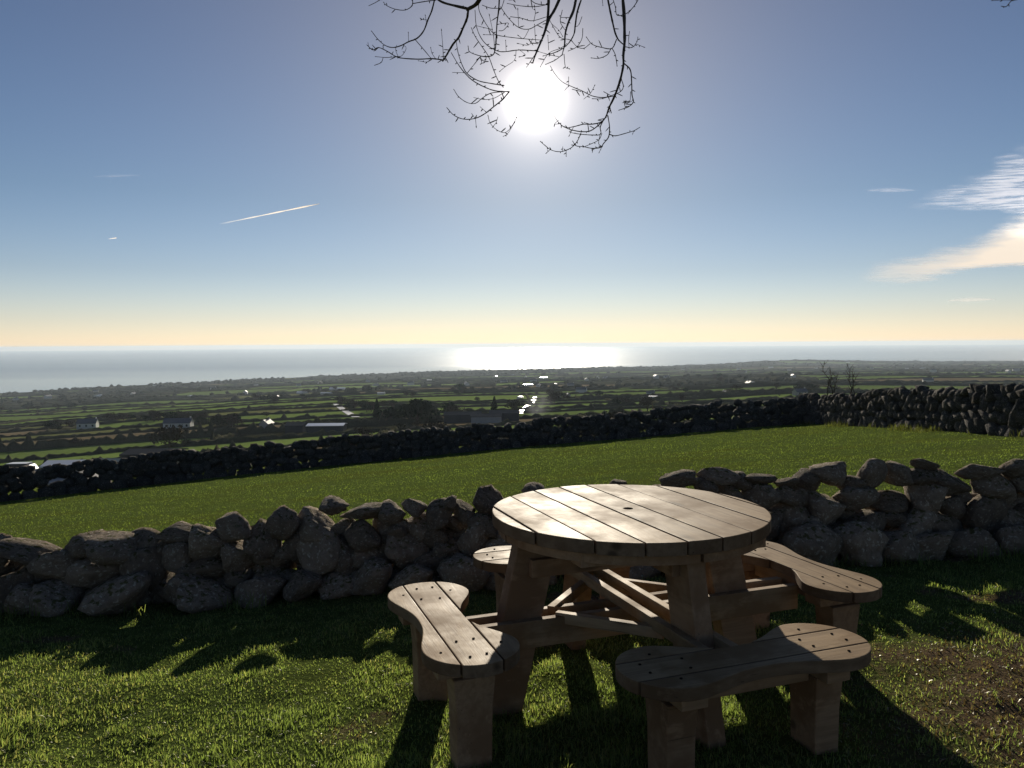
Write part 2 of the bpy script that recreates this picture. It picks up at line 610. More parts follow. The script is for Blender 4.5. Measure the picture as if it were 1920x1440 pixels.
Y_SPLIT = 46.0
gx = spaced(-130, -4.5, 5.0, 130, 0.07, 1.07)
gy = spaced(-35, 2.2, 7.5, Y_SPLIT, 0.07, 1.07)
GX, GY = np.meshgrid(gx, gy)
GZ = Z(GX, GY)
nx, ny = len(gx), len(gy)
idx = np.arange(nx * ny).reshape(ny, nx)
quads = np.stack([idx[:-1, :-1], idx[:-1, 1:], idx[1:, 1:], idx[1:, :-1]], -1).reshape(-1, 4)
me = np_mesh('ground', np.stack([GX, GY, GZ], -1).reshape(-1, 3), quad=quads, mat=GROUND, smooth=True)
at_ = me.attributes.new('bare', 'FLOAT', 'POINT')
at_.data.foreach_set('value', bare(GX, GY).ravel().astype(np.float32))
tag(link('ground', me), 'grassy hillside lawn sloping down to the far wall', kind='structure')

# ------------------------------------------------------------------ farmland running down to the sea: one sheet of fields
rows = [Y_SPLIT]
while rows[-1] < 7400:
    y = rows[-1]
    rows.append(y + (30 + 0.12 * y if y < 1000 else 150 + 0.025 * (y - 1000)) * random.uniform(0.55, 1.45))
rows = np.array(rows)
NR = len(rows)


def row_y(r, x):
    if r == 0:
        return np.full(np.shape(x), Y_SPLIT)
    st = rows[r] - rows[r - 1] if r == NR - 1 else min(rows[r] - rows[r - 1], rows[r + 1] - rows[r])
    return rows[r] + 0.62 * st * vnoise(np.asarray(x) / (5 * st), np.full(np.shape(x), r * 7.7), 51, 2) + 0.05 * st * 0


FV, FQ, FM = [], [], []
hedge_lines = []            # (distance, points) along field edges
scrub_cells = []
nvb = 0
for r in range(NR - 1):
    y0, y1 = rows[r], rows[r + 1]
    xm = 0.86 * y1 + 130
    dx = max(5.0, 0.022 * y0)
    xs = np.linspace(-xm, xm, int(2 * xm / dx) + 2)
    ns = 3 if y0 < 1500 else 2
    ya, yb = row_y(r, xs), row_y(r + 1, xs)
    t = np.linspace(0, 1, ns + 1)[:, None]
    YY = ya * (1 - t) + yb * t
    XX = np.broadcast_to(xs, YY.shape)
    ZZ = Z(XX, YY)
    n_ = len(xs)
    FV.append(np.stack([XX, YY, ZZ], -1).reshape(-1, 3))
    ii = np.arange(n_ * (ns + 1)).reshape(ns + 1, n_) + nvb
    q = np.stack([ii[:-1, :-1], ii[:-1, 1:], ii[1:, 1:], ii[1:, :-1]], -1)
    # split the row into fields
    cuts = [0]
    while cuts[-1] < n_ - 1:
        wd = random.uniform(1.2, 4.6) * (y1 - y0) + 25
        cuts.append(min(n_ - 1, cuts[-1] + max(2, int(wd / (xs[1] - xs[0])))))
    mi = np.zeros((ns, n_ - 1), int)
    for a, b in zip(cuts[:-1], cuts[1:]):
        xc, yc = xs[(a + b) // 2], 0.5 * (y0 + y1)
        scr = vnoise(np.array([xc / 520]), np.array([yc / 520]), 61, 2)[0]
        az = math.degrees(math.atan2(xc, yc))
        near_coast = yc / float(coast(np.array([xc]), np.array([yc]))[0])
        pr = 0.16 + (0.35 if scr > 0.25 else 0) + (0.35 if (az < -25 and yc > 500) else 0) + (0.25 if near_coast > 0.7 else 0)
        if yc > 55 and random.random() < pr:
            k = 4
            scrub_cells.append((xs[a], xs[b], y0, y1, r))
        else:
            k = random.choices([0, 1, 2, 3], [0.34, 0.36, 0.20, 0.10])[0]
        mi[:, a:b] = k
        if r > 0:
            ex = xs[a:b + 1]
            hedge_lines.append((yc, ex, row_y(r, ex)))
            ty = np.linspace(0, 1, 5)
            hedge_lines.append((yc, np.full(5, xs[b]) , row_y(r, xs[b:b + 1])[0] * (1 - ty) + row_y(r + 1, xs[b:b + 1])[0] * ty))
    FQ.append(q.reshape(-1, 4)); FM.append(mi.ravel())
    nvb += n_ * (ns + 1)
me = np_mesh('farmland', np.concatenate(FV), quad=np.concatenate(FQ), smooth=True)
for m in FIELDS:
    me.materials.append(m)
me.polygons.foreach_set('material_index', np.concatenate(FM).astype(np.int32))
tag(link('farmland', me), 'patchwork of pastures on the slope down to the coast', kind='structure')

# sea: a flat disc out to the horizon
n_ = 128
rad = [200, 2000, 5000, 9000, 15000, 24000, 36000]
V = [(r_ * math.sin(2 * math.pi * k / n_), r_ * math.cos(2 * math.pi * k / n_), SEA) for r_ in rad for k in range(n_)]
Fq = [(i * n_ + k, i * n_ + (k + 1) % n_, (i + 1) * n_ + (k + 1) % n_, (i + 1) * n_ + k) for i in range(len(rad) - 1) for k in range(n_)]
Fq = [f[::-1] for f in Fq]
Fq.append(tuple(range(n_))[::-1])
tag(link('sea', new_mesh('sea', V, Fq, WATER)), 'sea stretching to the horizon with a bright sun glitter', kind='structure')

# haze: one closed box of thin even air
hb = MB()
hb.box(-40000, 40000, -40000, 40000, SEA - 1.0, 14.0)
m, n, out = material('haze_air')
HAZE_DENSITY = 5.5e-5
pv = n.n('ShaderNodeVolumePrincipled', Density=HAZE_DENSITY, Anisotropy=0.25)
pv.inputs['Color'].default_value = (0.74, 0.87, 1.0, 1)
n.put(out, 'Volume', pv.outputs[0])
tag(link('haze', hb.mesh('haze', m)), kind='stuff')

# ------------------------------------------------------------------ stones
ico = {}
for lv in (1, 2, 3):
    bm = bmesh.new()
    bmesh.ops.create_icosphere(bm, subdivisions=lv, radius=1.0)
    ico[lv] = (np.array([v.co[:] for v in bm.verts]), np.array([[v.index for v in f.verts] for f in bm.faces]))
    bm.free()


def boulder_mesh(seed, lv, mat, p=9.0, rough=0.05):
    rg = np.random.default_rng(seed)
    D, Fc = ico[lv]
    nn = rg.normal(size=(10, 3)); nn /= np.linalg.norm(nn, axis=1)[:, None]
    hh = rg.uniform(0.60, 1.08, 10)
    dd = np.maximum(D @ nn.T, 0) / hh
    r_ = np.power((dd ** p).sum(1), -1.0 / p)
    r_ = np.minimum(r_, 1.45)
    V = D * r_[:, None]
    f = np.array([mnoise.noise(Vector(v * 1.9) + Vector((seed * 3.1, 0, 0))) for v in D]) * rough * 2.2
    f += np.array([mnoise.noise(Vector(v * 5.0) + Vector((seed * 1.7, 4, 0))) for v in D]) * rough * 1.7
    V = V * (1 + f)[:, None]
    lo, hi = V.min(0), V.max(0)
    V = (V - (lo + hi) / 2) / ((hi - lo) / 2)           # fits the unit box exactly
    return np_mesh('stone', V, tri=Fc, mat=mat, smooth=True)


NEAR_STONES = [boulder_mesh(100 + i, 3, STONE, p=random.uniform(12, 26)) for i in range(22)]
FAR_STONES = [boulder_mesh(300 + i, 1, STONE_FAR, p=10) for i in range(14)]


def wall_y(x):
    return 5.4 + 0.09 * x


def on_wall(u, v):
    d = ray(u, v)
    t = 5.4 / (d.y - 0.09 * d.x)
    return Vector((0, 0, EYE)) + d * t


# the boulders of the near wall that the photograph shows: centre, width, height, tilt
traced = [
    (50, 1036, 104, 34, 14), (6, 1046, 34, 26, 0), (107, 1053, 78, 56, 0), (154, 1026, 64, 48, 20), (212, 1028, 94, 48, 6),
    (172, 1082, 116, 84, 10), (271, 1065, 86, 100, -4), (332, 1007, 72, 42, -3), (340, 1042, 64, 58, 0), (399, 1019, 70, 66, 8),
    (440, 986, 68, 50, -8), (495, 1014, 56, 72, 0), (536, 979, 52, 60, -14), (590, 986, 74, 64, -6), (626, 950, 52, 32, 4),
    (592, 1030, 104, 90, 32), (452, 1042, 54, 64, 0), (388, 1062, 88, 64, 4), (399, 1110, 88, 62, -3), (309, 1117, 86, 94, 12),
    (86, 1125, 98, 102, 8), (24, 1112, 78, 108, -5), (205, 1133, 104, 66, 24), (495, 1098, 84, 74, 6), (552, 1092, 74, 62, 26),
    (526, 1046, 56, 40, 14), (679, 964, 84, 30, 8), (736, 963, 48, 44, 0), (681, 1001, 66, 54, 0), (736, 1003, 52, 42, 0),
    (775, 953, 46, 28, 28), (768, 1024, 80, 84, 12), (820, 966, 44, 68, -38), (843, 940, 24, 28, 0), (868, 959, 38, 48, -30),
    (842, 1030, 60, 66, 0), (921, 944, 66, 54, 28), (885, 1006, 64, 74, 0), (905, 980, 58, 42, 30), (1000, 921, 42, 30, 0),
    (960, 962, 72, 60, 10), (952, 1018, 78, 70, 0), (1158, 908, 30, 18, 0),
    (1272, 899, 70, 32, 0), (1346, 894, 70, 36, 4), (1322, 910, 44, 34, 0), (1390, 905, 40, 34, 0), (1425, 899, 62, 20, -4), (1473, 904, 42, 22, -4),
    (1512, 909, 52, 52, 10), (1550, 886, 68, 44, -6), (1637, 889, 50, 56, 0), (1600, 909, 58, 30, -4), (1602, 932, 78, 44, -4),
    (1687, 890, 50, 48, -14), (1735, 874, 54, 22, 16), (1728, 896, 68, 36, 8), (1782, 906, 86, 46, -6), (1836, 886, 70, 30, -6),
    (1858, 911, 72, 48, 0), (1904, 877, 58, 34, 6), (1912, 906, 46, 42, 0), (1743, 938, 68, 78, -8), (1672, 940, 72, 36, -4),
    (1676, 970, 76, 36, 0), (1618, 986, 84, 60, -42), (1546, 958, 70, 76, 0), (1482, 966, 70, 78, 4), (1555, 1011, 80, 58, 0),
    (1762, 990, 90, 60, 0), (1850, 965, 92, 84, 0), (1696, 1012, 74, 50, 0), (1470, 928, 58, 40, -8), (1425, 935, 62, 56, 0),
    (1360, 940, 70, 62, 0), (1296, 945, 74, 60, 10), (1228, 940, 70, 58, 0), (1165, 945, 68, 60, -8), (1098, 945, 72, 60, 5), (1030, 955, 70, 58, 0),
    (1960, 900, 80, 60, 0), (2040, 890, 90, 60, 5), (1945, 965, 90, 80, 0), (2035, 960, 96, 84, 0), (-60, 1050, 90, 60, 8), (-140, 1062, 84, 60, -6),
    (-70, 1120, 96, 90, 0), (-160, 1125, 100, 90, 0),
]
wall = empty('dry_stone_wall', (0, wall_y(0), z1(0, wall_y(0))))
tag(wall, 'low single-thickness wall of rounded boulders behind the picnic table', 'dry stone wall')
wl = Vector(wall.location)
placed = []


def put_stone(u, v, wpx, hpx, tilt, depth=None, dy=0.0):
    c = on_wall(u, v)
    k = c.y / F_PX
    sx, sz = wpx * k * 0.5, hpx * k * 0.5
    sy = depth or max(0.11, min(0.21, 0.62 * (sx + sz) * random.uniform(0.85, 1.2)))
    o = link('stone', random.choice(NEAR_STONES), wall)
    # the plan rotation is a half turn at most, so that the outline keeps its width
    o.rotation_euler = (0, R(-tilt), R(random.choice([0, 180]) + 5))
    o.scale = (sx * 1.11, sy, sz * 1.10)
    o.location = c + Vector((0, dy + random.uniform(-0.03, 0.05), 0)) - wl
    placed.append((u, v, wpx, hpx))
    return o


for s_ in traced:
    put_stone(*s_)

# fill: lower courses and the gaps between the traced boulders
top_line = np.array([[-460, 1075], [-200, 1060], [0, 1045], [150, 1030], [300, 1015], [440, 990], [540, 975], [640, 965], [760, 960], [900, 945], [1000, 930],
                     [1180, 915], [1290, 900], [1440, 905], [1550, 900], [1640, 895], [1760, 900], [1900, 885], [2100, 880], [2450, 872]], float)
cand = []
for u in range(-460, 2420, 17):
    tv = np.interp(u, top_line[:, 0], top_line[:, 1])
    gp = on_wall(u, 1000)
    zb = z1(gp.x, wall_y(gp.x))
    # image row of the wall foot
    rel = Vector((gp.x, wall_y(gp.x), zb)) - Vector((0, 0, EYE))
    fv = CY - F_PX * rel.dot(UP2) / rel.dot(FW)
    vv = tv + 34
    while vv < fv + 6:
        cand.append((u, vv, fv))
        vv += 17
random.shuffle(cand)


def covered(u, v, f=1.0):
    return any(((u - a) / (w_ * 0.5 * f)) ** 2 + ((v - b) / (h_ * 0.5 * f)) ** 2 < 1 for a, b, w_, h_ in placed)


for u, v, fv in cand:
    if covered(u, v, 1.0):
        continue
    low = v > fv - 60
    wpx = random.uniform(62, 100) if low else random.uniform(36, 62)
    hpx = wpx * random.uniform(0.65, 1.0)
    if covered(u, v, 1.12) and random.random() < 0.45:
        continue
    put_stone(u, v, wpx, hpx, random.uniform(-25, 25), dy=0.06 if not low else 0.0)


# foundation boulders, half sunk along the foot of the wall, and a few packed behind
x = -5.6
while x < 6.4:
    w_ = random.uniform(0.24, 0.40)
    for yo_, k_ in ((-0.20, 1.0), (0.20, 0.8)):
        xx, yy = x + w_ / 2 + random.uniform(-.05, .05), wall_y(x) + yo_ + random.uniform(-.05, .05)
        hh = w_ * random.uniform(0.55, 0.95) * k_
        o = link('stone', random.choice(NEAR_STONES), wall)
        o.rotation_euler = (random.uniform(-.2, .2), random.uniform(-.35, .35), random.uniform(0, 6.28))
        o.scale = (w_ * 0.56, w_ * 0.5, hh * 0.56)
        o.location = Vector((xx, yy, z1(xx, yy) + hh * 0.33)) - wl
    x += w_ * 0.93
for k in range(105):
    x = random.uniform(-4, 4.6)
    w_ = random.uniform(0.20, 0.34)
    yy = wall_y(x) + random.uniform(0.10, 0.24)
    o = link('stone', random.choice(NEAR_STONES), wall)
    o.rotation_euler = (random.uniform(-.5, .5), random.uniform(-.5, .5), random.uniform(0, 6.28))
    o.scale = (w_ * .6, w_ * .5, w_ * .5)
    o.location = Vector((x, yy, z1(x, yy) + random.uniform(0.10, 0.36))) - wl

# the boulders that show largest stay single; the ends out of view and the packing behind are joined
kids = sorted(wall.children, key=lambda o: (abs(o.location.x + wl.x) > 0.655 * (o.location.y + wl.y) + 0.15, -o.scale.x * o.scale.z))
rv, rf, nb = [], [], 0
for o in kids[290:]:
    M = Matrix.LocRotScale(o.location, o.rotation_euler, o.scale)
    vs = np.array([(M @ v.co)[:] for v in o.data.vertices])
    rv.append(vs); rf.append(np.array([pl.vertices[:] for pl in o.data.polygons]) + nb); nb += len(vs)
    bpy.data.objects.remove(o)
if rv:
    tag(link('stones', np_mesh('stones', np.concatenate(rv), tri=np.concatenate(rf), mat=STONE, smooth=True), wall), kind='stuff')

# ------------------------------------------------------------------ the taller field wall farther down
def path_points(pix, ext0=None, ext1=None):
    pts = [at_land(u, v, 8, 60) for u, v in pix]
    if ext0: pts = [pts[0] + (pts[0] - pts[2]).normalized() * ext0] + pts
    if ext1: pts = pts + [pts[-1] + (pts[-1] - pts[-3]).normalized() * ext1]
    return np.array([[p.x, p.y] for p in pts])


run_a = path_points([(0, 940), (150, 925), (300, 905), (450, 890), (600, 873), (760, 860), (960, 845), (1200, 815), (1350, 806), (1523, 794)], ext0=9)
# straighten: a fitted gentle curve
co = np.polyfit(run_a[:, 0], run_a[:, 1], 2)
xa = np.linspace(run_a[0, 0], run_a[-1, 0], 30)
run_a = np.stack([xa, np.polyval(co, xa)], 1)
run_b = path_points([(1526, 794), (1575, 795), (1687, 803), (1800, 808), (1920, 816)], ext1=8)
co = np.polyfit(run_b[:, 1], run_b[:, 0], 1)
yb_ = np.linspace(run_a[-1, 1] - 0.1, run_b[-1, 1], 20)
run_b = np.stack([np.polyval(co, yb_) + (run_a[-1, 0] - np.polyval(co, yb_[0])) * np.linspace(1, 0, 20), yb_], 1)
print('far wall', run_a[[0, 10, 20, -1]].round(1).tolist(), run_b[[0, 10, -1]].round(1).tolist())


def course_wall(name, run, height, label, seg=0.40, visible_right=True, limit=300):
    seglen = np.hypot(*np.diff(run, axis=0).T)
    cum = np.concatenate([[0], np.cumsum(seglen)])
    L = cum[-1]
    root = empty(name, (run[0][0], run[0][1], z1(*run[0])))
    tag(root, label, 'dry stone wall')
    base = Vector(root.location)
    items = []
    rows_ = [(0.12, 0.44, 0.50), (0.49, 0.40, 0.36), (0.78, 0.37, 0.34), (1.04, 0.34, 0.31), (1.26, 0.33, 0.28)]
    kz = height / 1.52
    for zc, wd, hg in rows_:
        s_ = random.uniform(0, 0.2)
        while s_ < L:
            wi = wd * random.uniform(0.7, 1.35)
            sc = s_ + wi / 2
            x = np.interp(sc, cum, run[:, 0]); y = np.interp(sc, cum, run[:, 1])
            i = min(np.searchsorted(cum, sc), len(run) - 1)
            dirv = run[i] - run[i - 1]
            rz = math.atan2(dirv[1], dirv[0])
            hh = hg * kz * random.uniform(0.85, 1.25)
            if zc > 1.2 and random.random() < 0.16:
                s_ += wi * 0.97; continue
            z = z1(x, y) + zc * kz + random.uniform(-0.08, 0.08) + 0.09 * float(vnoise(np.array([sc * 0.6]), np.array([zc]), 71, 2)[0])
            items.append((Vector((x, y, z)), rz, wi * 0.60, 0.17 * random.uniform(0.9, 1.2), hh * 0.64))
            s_ += wi * 0.97
    # image size decides which stones are built one by one
    items.sort(key=lambda t: -t[2] / t[0].y if abs(t[0].x / t[0].y) < 0.68 else 1)
    rest = MB()
    rv, rf, nb = [], [], 0
    for k, (p, rz, a, b, c) in enumerate(items):
        me = random.choice(FAR_STONES)
        rot = (random.uniform(-0.2, 0.2), random.uniform(-0.35, 0.35), rz + random.choice([0, math.pi]) + random.uniform(-0.15, 0.15))
        if k < limit:
            link('stone', me, root, p - base, rot, (a, b, c))
        else:
            M = Matrix.LocRotScale(p - base, __import__('mathutils').Euler(rot), Vector((a, b, c)))
            vs = np.array([(M @ v.co)[:] for v in me.vertices])
            fs = np.array([pl.vertices[:] for pl in me.polygons]) + nb
            rv.append(vs); rf.append(fs); nb += len(vs)
    # rubble packed behind the face, closing most of the gaps
    for p, rz, a, b, c in items:
        if random.random() < 0.62:
            me = random.choice(FAR_STONES)
            sgn = 1 if name and label.startswith('long') else 0
            q = p - base + (Vector((0, 0.17, 0)) if sgn else Vector((0.17, 0, 0))) + Vector((random.uniform(-.18, .18), random.uniform(-.05, .05), random.uniform(-.12, 0.02)))
            M = Matrix.LocRotScale(q, __import__('mathutils').Euler((random.uniform(-.3, .3), random.uniform(-.4, .4), rz)), Vector((a * .95, b * .8, c * .9)))
            vs = np.array([(M @ v.co)[:] for v in me.vertices])
            rv.append(vs); rf.append(np.array([pl.vertices[:] for pl in me.polygons]) + nb); nb += len(vs)
    if rv:
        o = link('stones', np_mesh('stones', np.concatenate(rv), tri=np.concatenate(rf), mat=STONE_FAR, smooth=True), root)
        tag(o, kind='stuff')
    print(name, len(items), 'stones, length', round(L, 1))
    return root


course_wall('dry_stone_wall', run_a, 1.35, 'long dark field wall of stacked stones crossing the lawn below the farmland')
course_wall('dry_stone_wall', run_b, 1.38, 'tall dark stone wall at the right, coming forward from the corner of the field')

# ------------------------------------------------------------------ picnic table
AX = R(-70.0)
ROOT = (0.508, 3.417, 0.0)
table = empty('picnic_table', ROOT, AX)
tag(table, 'round wooden picnic table with four peanut shaped benches joined to it', 'picnic table')
ZT, ZB, RT_ = 0.7935, 0.440, 0.598
PL_T = 0.052


def circle_strip(y0, y1, rad_, n=18):
    """outline of the strip y0..y1 of a disc"""
    a0, a1 = math.asin(max(-1, y0 / rad_)), math.asin(min(1, y1 / rad_))
    right = [(rad_ * math.cos(a0 + (a1 - a0) * i / n), rad_ * math.sin(a0 + (a1 - a0) * i / n)) for i in range(n + 1)]
    left = [(-x, y) for x, y in reversed(right)]
    pts = right + left
    outp = []
    for q in pts:
        if not outp or (abs(q[0] - outp[-1][0]) + abs(q[1] - outp[-1][1])) > 1e-5:
            outp.append(q)
    if abs(outp[0][0] - outp[-1][0]) + abs(outp[0][1] - outp[-1][1]) < 1e-5:
        outp.pop()
    return outp


def slab(name, outline, z0, z1_, mat, origin=(0, 0), bev=0.004, hole=None):
    bm = bmesh.new()
    ox, oy = origin
    vs = [bm.verts.new((x - ox, y - oy, z1_)) for x, y in outline]
    if hole:
        hr, hn = hole
        edges = [bm.edges.new((vs[i], vs[(i + 1) % len(vs)])) for i in range(len(vs))]
        hv = [bm.verts.new((hr * math.cos(2 * math.pi * k / hn) - ox, hr * math.sin(2 * math.pi * k / hn) - oy, z1_)) for k in range(hn)]
        edges += [bm.edges.new((hv[k], hv[(k + 1) % hn])) for k in range(hn)]
        bmesh.ops.triangle_fill(bm, edges=edges, use_beauty=True)
    else:
        bm.faces.new(vs)
    top = list(bm.faces)
    ext = bmesh.ops.extrude_face_region(bm, geom=top)
    nv = [g for g in ext['geom'] if isinstance(g, bmesh.types.BMVert)]
    bmesh.ops.translate(bm, verts=nv, vec=(0, 0, z0 - z1_))
    bmesh.ops.recalc_face_normals(bm, faces=bm.faces)
    ed = [e for e in bm.edges if len(e.link_faces) == 2 and e.calc_face_angle(0) > R(35)]
    bmesh.ops.bevel(bm, geom=ed, offset=bev, segments=2, affect='EDGES', profile=0.6)
    me = bpy.data.meshes.new(name)
    bm.to_mesh(me); bm.free()
    me.materials.append(mat)
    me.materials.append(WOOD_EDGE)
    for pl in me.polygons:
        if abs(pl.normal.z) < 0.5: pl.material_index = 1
    me.update()
    return me


lines = [-0.598, -0.538, -0.384, -0.2265, -0.0745, 0.0765, 0.2375, 0.4035, 0.5675, 0.598]
lines = [-0.598, -0.538, -0.384, -0.2265, -0.0745, 0.0765, 0.2375, 0.4035, 0.598]
top_mb = MB()
for uu in (-0.36, 0.36):
    hw = math.sqrt(RT_ ** 2 - uu ** 2) - 0.06
    top_mb.box(uu - 0.045, uu + 0.045, -hw, hw, ZT - PL_T - 0.062, ZT - PL_T - 0.001)
tabletop = link('tabletop', top_mb.mesh('tabletop', WOOD_LEG, bevel=0.004), table)
lines = [-0.598, -0.5385, -0.384, -0.2265, -0.0745, 0.0765, 0.2375, 0.4035, 0.5675, 0.5979]
for i in range(9):
    g = 0.0038
    y0 = lines[i] + (g if i else 0.0001)
    y1 = lines[i + 1] - (g if i < 8 else 0)
    yc = 0.5 * (y0 + y1)
    dz = random.uniform(-0.0012, 0.0012)
    hole = (0.021, 20) if y0 < 0 < y1 else None
    me = slab('plank', circle_strip(y0, y1, RT_), ZT - PL_T, ZT + dz, WOOD, (0, yc), 0.0035, hole)
    o = link('plank', me, tabletop, (0, yc, 0))

# the rim batten under the planks, in four curved lengths
for q_ in range(4):
    mbq = MB()
    n__ = 14
    a0, a1 = q_ * math.pi / 2 + 0.012, (q_ + 1) * math.pi / 2 - 0.012
    r0, r1, zz0, zz1 = 0.50, 0.572, ZT - PL_T - 0.040, ZT - PL_T - 0.0015
    vs, fs = [], []
    for k in range(n__ + 1):
        a = a0 + (a1 - a0) * k / n__
        c_, s__ = math.cos(a), math.sin(a)
        vs += [(r0 * c_, r0 * s__, zz0), (r1 * c_, r1 * s__, zz0), (r1 * c_, r1 * s__, zz1), (r0 * c_, r0 * s__, zz1)]
    for k in range(n__):
        b = 4 * k
        for e in range(4):
            fs.append((b + e, b + (e + 1) % 4, b + 4 + (e + 1) % 4, b + 4 + e))
    fs += [(3, 2, 1, 0), (4 * n__, 4 * n__ + 1, 4 * n__ + 2, 4 * n__ + 3)]
    mbq.add(vs, fs)
    me = mbq.mesh('rim_batten', WOOD_LEG)
    bm = bmesh.new(); bm.from_mesh(me); bmesh.ops.recalc_face_normals(bm, faces=bm.faces); bm.to_mesh(me); bm.free()
    link('rim_batten', me, tabletop)


def leg_board(r_top, r_bot, z_top, z_bot, wid, thick):
    mb = MB()
    h = wid / 2; t = thick / 2
    vs = []
    for rr, zz in ((r_bot, z_bot), (r_top, z_top)):
        vs += [(rr - h, -t, zz), (rr + h, -t, zz), (rr + h, t, zz), (rr - h, t, zz)]
    mb.add(vs, [(3, 2, 1, 0), (4, 5, 6, 7), (0, 1, 5, 4), (1, 2, 6, 5), (2, 3, 7, 6), (3, 0, 4, 7)])
    return mb.mesh('leg', WOOD_LEG, bevel=0.006)


leg_me = leg_board(0.43, 0.63, ZT - PL_T - 0.002, -0.12, 0.178, 0.078)
for k in range(4):
    link('leg', leg_me, table, (0, 0, 0), (0, 0, k * math.pi / 2))
# pairs of rails clasping the legs and running out to the benches
for ax_, zt_ in ((0, 0.425), (1, 0.3785)):
    for s_ in (-1, 1):
        mb = MB()
        c0 = s_ * 0.0575
        zz = (zt_ - 0.046, zt_)
        if ax_ == 0:
            mb.box(-0.86, 0.86, c0 - 0.0175, c0 + 0.0175, *zz)
            link('rail', mb.mesh('rail', WOOD_RAIL, bevel=0.003), table)
        else:
            # the lower pair is notched under the upper one: built as one board set lower
            mb.box(-0.86, 0.86, c0 - 0.0175, c0 + 0.0175, zz[0] - 0.068, zz[1] - 0.0)
            o = link('rail', mb.mesh('rail', WOOD_RAIL, bevel=0.003), table, (0, 0, -0.0), (0, 0, math.pi / 2))
# diagonal braces between neighbouring rails
for k in range(4):
    mb = MB()
    L_ = 0.39 * math.sqrt(2) / 2 - 0.045
    mb.box(-L_, L_, -0.017, 0.017, 0.345, 0.390)
    a = k * math.pi / 2 + math.pi / 4
    rr = 0.39 / math.sqrt(2)
    link('brace', mb.mesh('brace', WOOD_RAIL, bevel=0.003), table, (rr * math.cos(a), rr * math.sin(a), 0), (0, 0, a + math.pi / 2))
# top bearers that join opposite legs under the planks
for ax_ in range(2):
    for s_ in (-1, 1):
        mb = MB()
        c0 = s_ * 0.0575
        mb.box(-0.485, 0.485, c0 - 0.0175, c0 + 0.0175, ZT - PL_T - (0.11 if ax_ == 0 else 0.185), ZT - PL_T - (0.005 if ax_ == 0 else 0.112))
        link('bearer', mb.mesh('bearer', WOOD_LEG, bevel=0.003), table, (0, 0, 0), (0, 0, ax_ * math.pi / 2))


def bench_outline(n=160):
    """peanut shape: t along, q outward (q = 0 at the middle of the bench)"""
    RB, TE = 0.176, 0.312
    up, lo = [], []
    ts = np.sin(np.linspace(-math.pi / 2, math.pi / 2, n)) * (TE + RB)

    def halfw(t, waist):
        a = abs(t)
        if a >= TE:
            return math.sqrt(max(RB ** 2 - (a - TE) ** 2, 0))
        u = a / TE
        u = u ** 1.25
        s__ = u * u * (3 - 2 * u)
        return waist + (RB - waist) * s__
    up = [(t, halfw(t, 0.118)) for t in ts]
    lo = [(t, -halfw(t, 0.066)) for t in ts]
    return up, lo


B_UP, B_LO = bench_outline()


def bench_strip(q0, q1):
    """polygons of the bench outline between two lengthwise cuts (an outer strip may fall into two pieces)"""
    ts = [p[0] for p in B_UP]
    polys, cur = [], None
    for i, t in enumerate(ts):
        a, b = max(q0, B_LO[i][1]), min(q1, B_UP[i][1])
        if b - a > 0.003:
            if cur is None: cur = ([], [])
            cur[0].append((t, a)); cur[1].append((t, b))
        elif cur is not None:
            polys.append(cur); cur = None
    if cur is not None: polys.append(cur)
    return [lo + up[::-1] for lo, up in polys]


bench_planks = []
for q0, q1 in ((-0.20, -0.0725), (-0.0665, 0.0765), (0.0825, 0.20)):
    for poly in bench_strip(q0, q1):
        cx_ = sum(p[0] for p in poly) / len(poly); cy_ = sum(p[1] for p in poly) / len(poly)
        bench_planks.append((slab('plank', poly, ZB - 0.045, ZB, WOOD, (cx_, cy_), 0.0035), (cx_, cy_)))
bm_ = MB()
for t_ in (-0.29, 0.29):
    bm_.box(t_ - 0.05, t_ + 0.05, -0.13, 0.13, ZB - 0.045 - 0.055, ZB - 0.0462)
bm_.box(-0.235, 0.235, -0.045, 0.045, ZB - 0.045 - 0.075, ZB - 0.0465)
bench_me = bm_.mesh('bench', WOOD_LEG, bevel=0.004)
bl = MB()
zt_, zb_ = ZB - 0.1015, -0.12
vs = []
for (hx, hy, sh, zz) in ((0.050, 0.064, 0.02, zb_), (0.054, 0.068, 0.0, 0.22), (0.060, 0.078, 0.0, zt_)):
    vs += [(-hx, -hy, zz), (hx, -hy, zz), (hx, hy, zz), (-hx, hy, zz)]
bl.add(vs, [(3, 2, 1, 0), (8, 9, 10, 11)] + [(4 * l + a, 4 * l + (a + 1) % 4, 4 * l + 4 + (a + 1) % 4, 4 * l + 4 + a) for l in range(2) for a in range(4)])
bleg_me = bl.mesh('leg', WOOD_LEG, bevel=0.006)
sm = MB()
for t_ in (-0.40, -0.33, -0.25, 0.25, 0.33, 0.40):
    for q_ in (-0.105, -0.03, 0.04, 0.115):
        if abs(q_) > 0.1 and abs(abs(t_) - 0.33) > 0.03: continue
        if abs(t_) == 0.33 and abs(q_) < 0.1: continue
        tx, qx = t_ + random.uniform(-.012, .012), q_ + random.uniform(-.008, .008)
        n8 = 8
        vs = [(tx + .0052 * math.cos(k * math.pi / 4), qx + .0052 * math.sin(k * math.pi / 4), zz) for zz in (ZB - 0.004, ZB + 0.0024) for k in range(n8)]
        sm.add(vs, [tuple(range(n8, 16))] + [(k, (k + 1) % n8, n8 + (k + 1) % n8, n8 + k) for k in range(n8)])
screw_me = sm.mesh('screw_head', SCREW)
